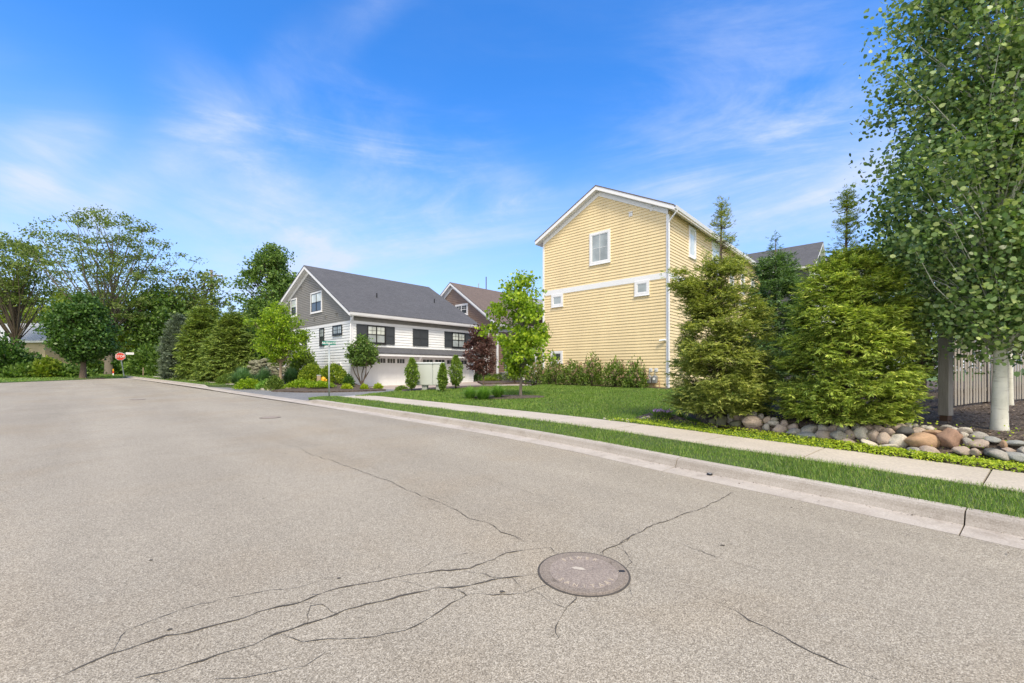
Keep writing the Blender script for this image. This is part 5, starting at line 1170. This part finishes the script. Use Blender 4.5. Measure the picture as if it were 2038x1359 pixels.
rr = np.random.default_rng(5); n = 90; a = rr.random(n)*6.28; q = np.sqrt(rr.random(n))*.25
link('blossom', np_mesh('blossom', rounds(np.stack([np.cos(a)*q, np.sin(a)*q, .17+.06*rr.random(n)], 1), .035, rr, (0, -.5, 1)), 6), 'purple_flower', fl)
p = hit(1352, 836); tuft('ornamental_grass', 'short grassy clump at the foot of the left arborvitae', p, .22, .24, 'tuft_leaf', 171, 500, None, .008)
p = far_p(1000, 38); bush('low_shrub', 'low green plants in the island bed before the brown house', (p.x, 36, gz(p.x, 36)), 1.6, .5, 'shrub_leaf', 172, 1400, .12, .6, ry=.5)
p = far_p(976, 35.5); bush('low_shrub', 'low yellow-leaved plant in the island bed', p, .7, .22, 'gold_leaf', 173, 700, .10, .6, ry=.4)
for i, (px, lab) in enumerate(((951, 'clipped dark shrub at the left of the brown house wall'), (970, 'clipped dark shrub by the brown house door'))):
    p = far_p(px, 37.0); bush('round_shrub', lab, p, .42, .75, 'dark_leaf', 175+i, 900, .1, .6)

# ---------------------------------------------------------------- fence and post
p = hit(1882, 838)
po = empty('wooden_post', p, R(20), 'thick weathered grey wooden post standing in the mulch left of the aspen', 'post')
hgt = H_at(652, p.y)-p.z
mb = MB(); mb.box((-.07, -.06, -.2), (.07, .06, .12)); mb.build('post_core', 'wood_brown', po)
mb = MB(); mb.box((-.080, -.080, .10), (.080, .080, hgt)); mb.build('post_sleeve', 'wood_post', po, bevel=.006)
mb = MB(); mb.box((-.095, -.095, hgt+.002), (.095, .095, hgt+.04)); mb.build('post_cap', 'wood_post', po, bevel=.005)
a = hit(1902, 812); b = hit(2036, 786); dv = Vector((math.cos(R(24)), math.sin(R(24)), 0)); ln = 6.5
fe = empty('picket_fence', (a.x, a.y, 0), math.atan2(dv.y, dv.x), 'weathered grey picket fence behind the aspens', 'fence')
def zloc(u): q = a+dv*u; return gz(q.x, q.y)
pm = None; u = -.3; pr = random.Random(2); h0 = 1.47
while u < ln+2.2:
    if pm is None:
        mb = MB(); mb.box((-.042, -.008, 0), (.042, .008, 1.0)); o = mb.build('picket', 'wood_grey', fe, bevel=.003); pm = o.data
    else:
        o = bpy.data.objects.new('picket', pm); COL.objects.link(o); o.parent = fe
    o.location = (u, pr.gauss(0, .004), zloc(u)+.05); o.scale = (1, 1, h0+pr.gauss(0, .012)); o.rotation_euler = (0, pr.gauss(0, .006), 0); u += .142
for u in (-.25, 1.75, 4.2, 6.6, 9.0):
    mb = MB(); mb.box((u-.055, .06, zloc(u)-.3), (u+.055, .16, zloc(u)+1.45)); mb.build('fence_post', 'wood_brown', fe)
for zo in (.30, 1.15):
    mb = MB(); mb.prism([(-.3, 0), (ln+3.2, 0)], lambda q, w: (q[0], w, zloc(q[0])+zo), .02, .055); mb.v = []; mb.f = []; mb.mi = []
    n = 8
    for k in range(n):
        u0 = -.3+(ln+3.5)*k/n; u1 = -.3+(ln+3.5)*(k+1)/n-.002
        mb.prism([(u0, zloc(u0)+zo), (u1, zloc(u1)+zo), (u1, zloc(u1)+zo+.09), (u0, zloc(u0)+zo+.09)], lambda q, w: (q[0], w, q[1]), .013, .055)
    mb.build('rail', 'wood_grey', fe)

# ---------------------------------------------------------------- signs and street furniture
def text(name, body, size, mat, parent, loc, rot, depth=.002, xs=1.0, bold=0):
    cu = bpy.data.curves.new(name, 'FONT'); cu.body = body; cu.size = 1; cu.align_x = 'CENTER'; cu.align_y = 'CENTER'; cu.extrude = depth/size; cu.offset = bold/size
    to = bpy.data.objects.new(name, cu); me = bpy.data.meshes.new_from_object(to); bpy.data.objects.remove(to); me.name = name
    o = link(name, me, mat, parent, loc); o.rotation_euler = rot; o.scale = (xs*size, size, size); return o
p = hit(248, 749); Yp = p.y; ssn = empty('stop_sign', p, R(34), 'red octagonal stop sign on a leaning steel post at the far intersection', 'street sign')
top = Vector((-.42, 0, H_at(700, Yp)-p.z))
mb = MB(); mb.tube([(0, 0, -.3), top], .06, 8); mb.build('post', 'steel', ssn)
sz = .47; c = Vector((-.36, -.075, H_at(709.5, Yp)-p.z))
oct_ = lambda r: [(c.x+r*math.cos(R(22.5+45*k)), c.z+r*math.sin(R(22.5+45*k))) for k in range(8)]
mb = MB(); mb.prism(oct_(sz), lambda q, w: (q[0], w, q[1]), c.y, c.y+.006); bl = mb.build('blade', 'sign_white', ssn)
mb = MB(); mb.prism(oct_(sz*.92), lambda q, w: (q[0], w, q[1]), c.y-.016, c.y-.001); mb.build('red_field', 'sign_red', bl)
text('lettering', 'STOP', .40, 'sign_white', bl, (c.x, c.y-.024, c.z), (R(90), 0, 0), .004, .78, .004)
mb = MB(); mb.box((.10, -.01, H_at(705.5, Yp)-p.z), (.82, .01, H_at(701, Yp)-p.z)); mb.build('name_blade', 'sign_white', ssn)
mb = MB(); mb.box((-.30, .03, H_at(704.0, Yp)-p.z), (.12, .05, H_at(702.6, Yp)-p.z)); mb.build('blade_bracket', 'steel', ssn)
p = hit(655, 790); st = empty('street_name_sign', p, R(8), 'green street name sign on a galvanised pole at the driveway corner', 'street sign')
hz = H_at(688, p.y)-p.z
mb = MB(); mb.tube([(0, 0, -.3), (0, 0, hz)], .032, 12); mb.build('pole', 'steel', st, smooth=True)
mb = MB(); mb.lathe([(.042, hz-.03), (.042, hz+.03), (.02, hz+.045)], seg=10); mb.box((-.03, -.012, hz+.046), (.03, .012, hz+.07)); mb.build('bracket', 'steel', st)
bw = 25.5/F*p.y; bh = 8.0/F*p.y
mb = MB(); mb.box((-bw/2, -.004, hz+.03), (bw/2, .004, hz+.03+bh)); bl = mb.build('blade', 'sign_green', st)
text('lettering', 'Ada Depot Ct.', .115, 'sign_white', bl, (0, -.009, hz+.03+bh*.52), (R(90), 0, 0), .003, .86, .001)
def stake(px, py, tp, cols, lab, w=.05):
    p = hit(px, py); s = empty('marker_stake', p, .2, lab, 'stake'); h_ = H_at(tp, p.y)-p.z; n = len(cols)
    for k, m in enumerate(cols):
        mb = MB(); mb.box((-w, -w*.5, h_*k/n-(0.2 if k == 0 else 0)+(.002 if k else 0)), (w, w*.5, h_*(k+1)/n)); mb.build('stake_section', m, s)
stake(225.5, 747.5, 734, ['sign_white', 'sign_red', 'yellow'], 'short marker post with a yellow top and red band, left of the stop sign', .065)
stake(285, 748, 731.5, ['bark_tan', 'bark_tan'], 'thin bare wooden stake in the grass right of the stop sign', .05)
# steel guy post and rail by the elm
p = hit(184, 741); gd = empty('guy_anchor', p, 0, 'pale post with a slanting guard running up to the elm', 'guy wire')
mb = MB(); mb.tube([(0, 0, -.2), (0, 0, .95)], .11, 8); mb.build('anchor_post', 'steel', gd); mb = MB(); mb.tube([(.1, .1, .9), (2.4, 1.0, 2.3)], .05, 6); mb.build('guard', 'bark_tan', gd)
# power pole and lines
p = far_p(421, 68); pp = empty('power_pole', p, R(40), 'wooden power pole with a crossarm above the pointed cedars', 'utility pole'); hp = H_at(537, 68)-p.z
mb = MB(); mb.tube([(0, 0, -.5), (0, 0, hp)], [.24, .17], 10); mb.build('pole', 'bark_grey', pp, smooth=True)
mb = MB(); mb.box((-1.5, -.08, hp-.9), (1.5, .06, hp-.72)); mb.build('crossarm', 'bark_grey', pp)
for x in (-1.35, -.6, .6, 1.35):
    mb = MB(); mb.lathe([(.03, hp-.72), (.07, hp-.66), (.07, hp-.5), (.03, hp-.46)], (x, 0, 0), 8); mb.build('insulator', 'sign_white', pp)
mb = MB(); mb.lathe([(.02, hp-2.6), (.26, hp-2.55), (.26, hp-1.7), (.02, hp-1.65)], (.45, 0, 0), 12); mb.build('transformer', 'steel', pp)
def wire(a, b, sag, lab, r=.022):
    pts = [a.lerp(b, k/20)-Vector((0, 0, sag*4*(k/20)*(1-k/20))) for k in range(21)]; mb = MB(); mb.tube([q-a for q in pts], r, 4)
    o = mb.build('power_line', 'meter', None, fix=False, loc=a); tag(o, lab, 'power line')
q0 = Vector((p.x, p.y, p.z+hp-.45))
wire(q0, at(-160, 505, 60), 1.2, 'upper power line running left from the pole across the elms'); wire(q0-Vector((0, 0, 5.6)), at(-160, 590, 58), 1.3, 'lower cable running left from the pole across the elms'); wire(q0, at(640, 590, 78), .8, 'power line running right from the pole behind the oak')
# manhole
mc = gp(1161, 1139); mz = zg(*mc); mh = empty('manhole_cover', (mc[0], mc[1], mz), 0, 'round cast iron manhole cover in the cracked asphalt foreground', 'manhole')
mh.rotation_euler = (math.atan(GR), 0, 0); mr = 88/F*mc[1]
def disc(name, prof, mat, par, seg=64):
    mb = MB(); mb.lathe(prof, (0, 0, 0), seg); return mb.build(name, mat, par, smooth=False)
disc('mud_joint', [(mr*1.035, -.02), (mr*1.035, .0035), (mr*1.0, .0036)], 'crack', mh); 
disc('frame_ring', [(mr*.995, -.01), (mr*.99, .006), (mr*.955, .0075), (mr*.945, .002)], 'iron', mh)
lid = disc('lid', [(mr*.935, 0.0), (mr*.935, .0080), (mr*.925, .0095), (mr*.775, .0095), (mr*.768, .0085)], 'iron', mh)
disc('worn_centre', [(mr*.766, .005), (mr*.766, .0100), (mr*.2, .0106)], 'iron_worn', lid)
mb = MB(); mb.box((mr*.80, -.016, .0096), (mr*.935, .016, .0104)); mb.build('pick_slot', 'black', lid)
def arc_text(word, r, a0, step, flip):
    for k, ch in enumerate(word):
        an = a0+step*k
        if ch == ' ': continue
        x, y = r*math.cos(an), r*math.sin(an); text('raised_letter', ch, .062, 'iron_letter', lid, (x, y, .0112), (0, 0, an-math.pi/2 if not flip else an+math.pi/2), .0012, .9)
arc_text('SANITARY', mr*.665, R(-90-56), R(16), True); arc_text('SEWER', mr*.66, R(90+34), R(-17), False)
mb = MB(); pr = random.Random(8); mb.face([(-.03+.07*math.cos(q)*pr.uniform(.5, 1.2), .045+.022*math.sin(q)*pr.uniform(.4, 1.3)-.15*.085*math.cos(q), .0112) for q in [i*math.pi/9 for i in range(18)]]); mb.build('salt_patch', 'concrete', lid)
for (px, py), lab in (((538, 831), 'small distant manhole cover in the road beyond the long diagonal crack'), ((274, 795), 'farthest manhole cover, a thin ellipse in the road towards the stop sign')):
    q = gp(px, py); c = copy_tree(mh); c.location = (q[0], q[1], zg(*q)); c.scale = (.8, .8, 1); c['label'] = lab
# small black outlet cap on the gutter
p = gp(1425, 945.5); s_ = s_near(*p); q = eo(s_, .30); oc = empty('outlet_cap', (q[0], q[1], zg(*q)+.012), R(35), 'small black round cap lying in the gutter beside the curb joint', 'drain cap')
mb = MB(); mb.lathe([(.034, 0), (.038, .006), (.038, .020), (.032, .026)], seg=20); mb.build('rim', 'black', oc); mb = MB(); mb.lathe([(.024, .0262), (.022, .030), (.006, .032)], seg=16); mb.build('button', 'meter', oc)
# cluster mailboxes seen from the back
MBX = [(845, 777, 'left grey cluster mailbox facing the garages', 34, 17), (873, 777, 'right grey cluster mailbox, partly behind a thin columnar shrub', 24, 16)]
for px, b_, lab, w, dpt in MBX:
    p = hit(px, b_); p.y += .15; k = p.y/F; bx = empty('cluster_mailbox', p, R(-8), lab, 'mailbox', 'cluster mailboxes by the garages')
    wd, hh = w*k, 43*k; leg = 10*k
    mb = MB(); mb.box((-.14, -.12, -.15), (.14, .12, leg)); mb.build('pedestal', 'mailbox_gap', bx, bevel=.01)
    mb = MB(); mb.box((-wd/2, -.2, leg+.002), (wd/2, .24, leg+hh)); body = mb.build('body', 'mailbox', bx, bevel=.02)
    mb = MB(); mb.box((-wd/2+.05, -.208, leg+.06), (wd/2-.05, -.2005, leg+hh-.08)); mb.build('back_panel', 'mailbox', bx)
    mb = MB(); mb.prism([(-.24, leg+hh+.002), (.28, leg+hh+.002), (.24, leg+hh+.05), (-.18, leg+hh+.07)], lambda q, a_: (a_, q[0], q[1]), -wd/2-.02, wd/2+.02); mb.build('hood', 'mailbox', bx)
    mb = MB()
    for r_ in range(6):
        for c_ in range(2): mb.box((-wd/2+.05+c_*(wd-.1)/2, .2405, leg+.08+r_*(hh-.16)/6), (-wd/2+.03+(c_+1)*(wd-.1)/2, .247, leg+.05+(r_+1)*(hh-.16)/6))
    mb.build('doors', 'mailbox_gap', bx)
# grey pedestal and hydrant
p = far_p(635, 25.6); bo = empty('utility_pedestal', p, R(15), 'short pale grey utility pedestal among lime perennials', 'utility box'); h_ = H_at(746, p.y)-p.z; w = 3.6/F*p.y
mb = MB(); mb.box((-w, -w, -.2), (w, w, h_*.94)); mb.build('body', 'bark_tan', bo, bevel=.015); mb = MB(); mb.prism([(-w*1.08, h_*.942), (w*1.08, h_*.942), (w*.8, h_), (-w*.8, h_)], lambda q, a_: (a_, q[0], q[1]), -w*1.08, w*1.08); mb.build('cap', 'meter', bo)
p = far_p(643.5, 25.8); k = p.y/F; hd = empty('fire_hydrant', p, R(10), 'yellow fire hydrant beside the grey utility pedestal', 'hydrant'); h_ = H_at(749.5, p.y)-p.z
mb = MB(); mb.lathe([(.17, -.1), (.17, .05), (.13, .06), (.12, h_*.62), (.17, h_*.63), (.17, h_*.69), (.14, h_*.70)], seg=18); mb.build('barrel', 'yellow', hd, smooth=False)
mb = MB(); mb.lathe([(.15, h_*.702), (.145, h_*.78), (.11, h_*.88), (.05, h_*.94), (.035, h_), (.02, h_)], seg=18); mb.build('bonnet', 'yellow', hd, smooth=True)
for sx in (-1, 1):
    mb = MB(); mb.tube([(sx*.10, 0, h_*.55), (sx*.21, 0, h_*.55)], .065, 12); mb.build('side_nozzle', 'yellow', hd)
mb = MB(); mb.tube([(0, -.10, h_*.5), (0, -.23, h_*.5)], .085, 12); mb.build('pumper_nozzle', 'yellow', hd)
# gas meters on the yellow wall
for px, lab in ((1296, 'left gas meter on the yellow wall, next to the hydrangea'), (1307, 'right gas meter on the yellow wall, nearest the corner')):
    u, z = yu(px, 736); q = YC+UY*u-UX*.03; gm = empty('gas_meter', (q.x, q.y, 0), RZ, lab, 'gas meter', 'gas meters on the yellow wall'); zb = yu(px, 763)[1]
    mb = MB(); mb.tube([(0, 0, z), (-.16, 0, z+.02), (-.2, 0, z-.04), (-.2, 0, zb+.45)], .022, 8); mb.build('riser', 'steel', gm)
    mb = MB(); mb.box((-.035, -.1, z-.1), (0.0, .1, z+.1)); mb.build('wall_plate', 'trim', gm)
    mb = MB(); mb.lathe([(.02, z-.42), (.11, z-.40), (.12, z-.36), (.11, z-.33), (.03, z-.30)], (-.2, 0, 0), 16); mb.build('regulator', 'meter', gm)
    mb = MB(); mb.box((-.32, -.14, zb+.02), (-.10, .14, zb+.42)); bd = mb.build('meter_body', 'meter', gm, bevel=.03)
    mb = MB(); mb.tube([(-.322, 0, zb+.26), (-.345, 0, zb+.26)], .07, 16); mb.build('dial', 'sign_white', bd)
    mb = MB(); mb.tube([(-.2, -.10, zb+.1), (-.2, -.26, zb+.1), (-.2, -.26, ZY-.1)], .02, 8); mb.build('pipe', 'copper', gm)
# security camera at the corner
u, z = yu(1324, 677.5); q = YC+UY*.20-UX*.04; sc_ = empty('security_camera', (q.x, q.y, z), RZ, 'white bullet security camera on the yellow wall by the corner board', 'camera')
mb = MB(); mb.tube([(0, -.06, .0), (-.03, -.06, 0)], .06, 14); mb.tube([(-.03, -.06, 0), (-.09, -.02, .02)], .02, 8); mb.build('mount', 'sign_white', sc_)
mb = MB(); mb.tube([(-.08, -.10, .03), (-.14, .24, -.01)], .055, 16); mb.build('housing', 'sign_white', sc_, smooth=False)
mb = MB(); mb.tube([(-.1402, .241, -.0102), (-.142, .252, -.0115)], .036, 14); mb.build('lens', 'black', sc_)
# transformer box in the island bed
p = far_p(1004, 36.2); tb = empty('transformer_box', p, R(20), 'low green-grey utility cabinet in the island bed by the brown house garage', 'utility box')
mb = MB(); mb.box((-.32, -.3, -.1), (.32, .3, .62)); mb.build('cabinet', 'spruce_leaf' if False else 'meter', tb, bevel=.03); mb = MB(); mb.box((-.36, -.34, .622), (.36, .34, .68)); mb.build('lid', 'meter', tb, bevel=.01)
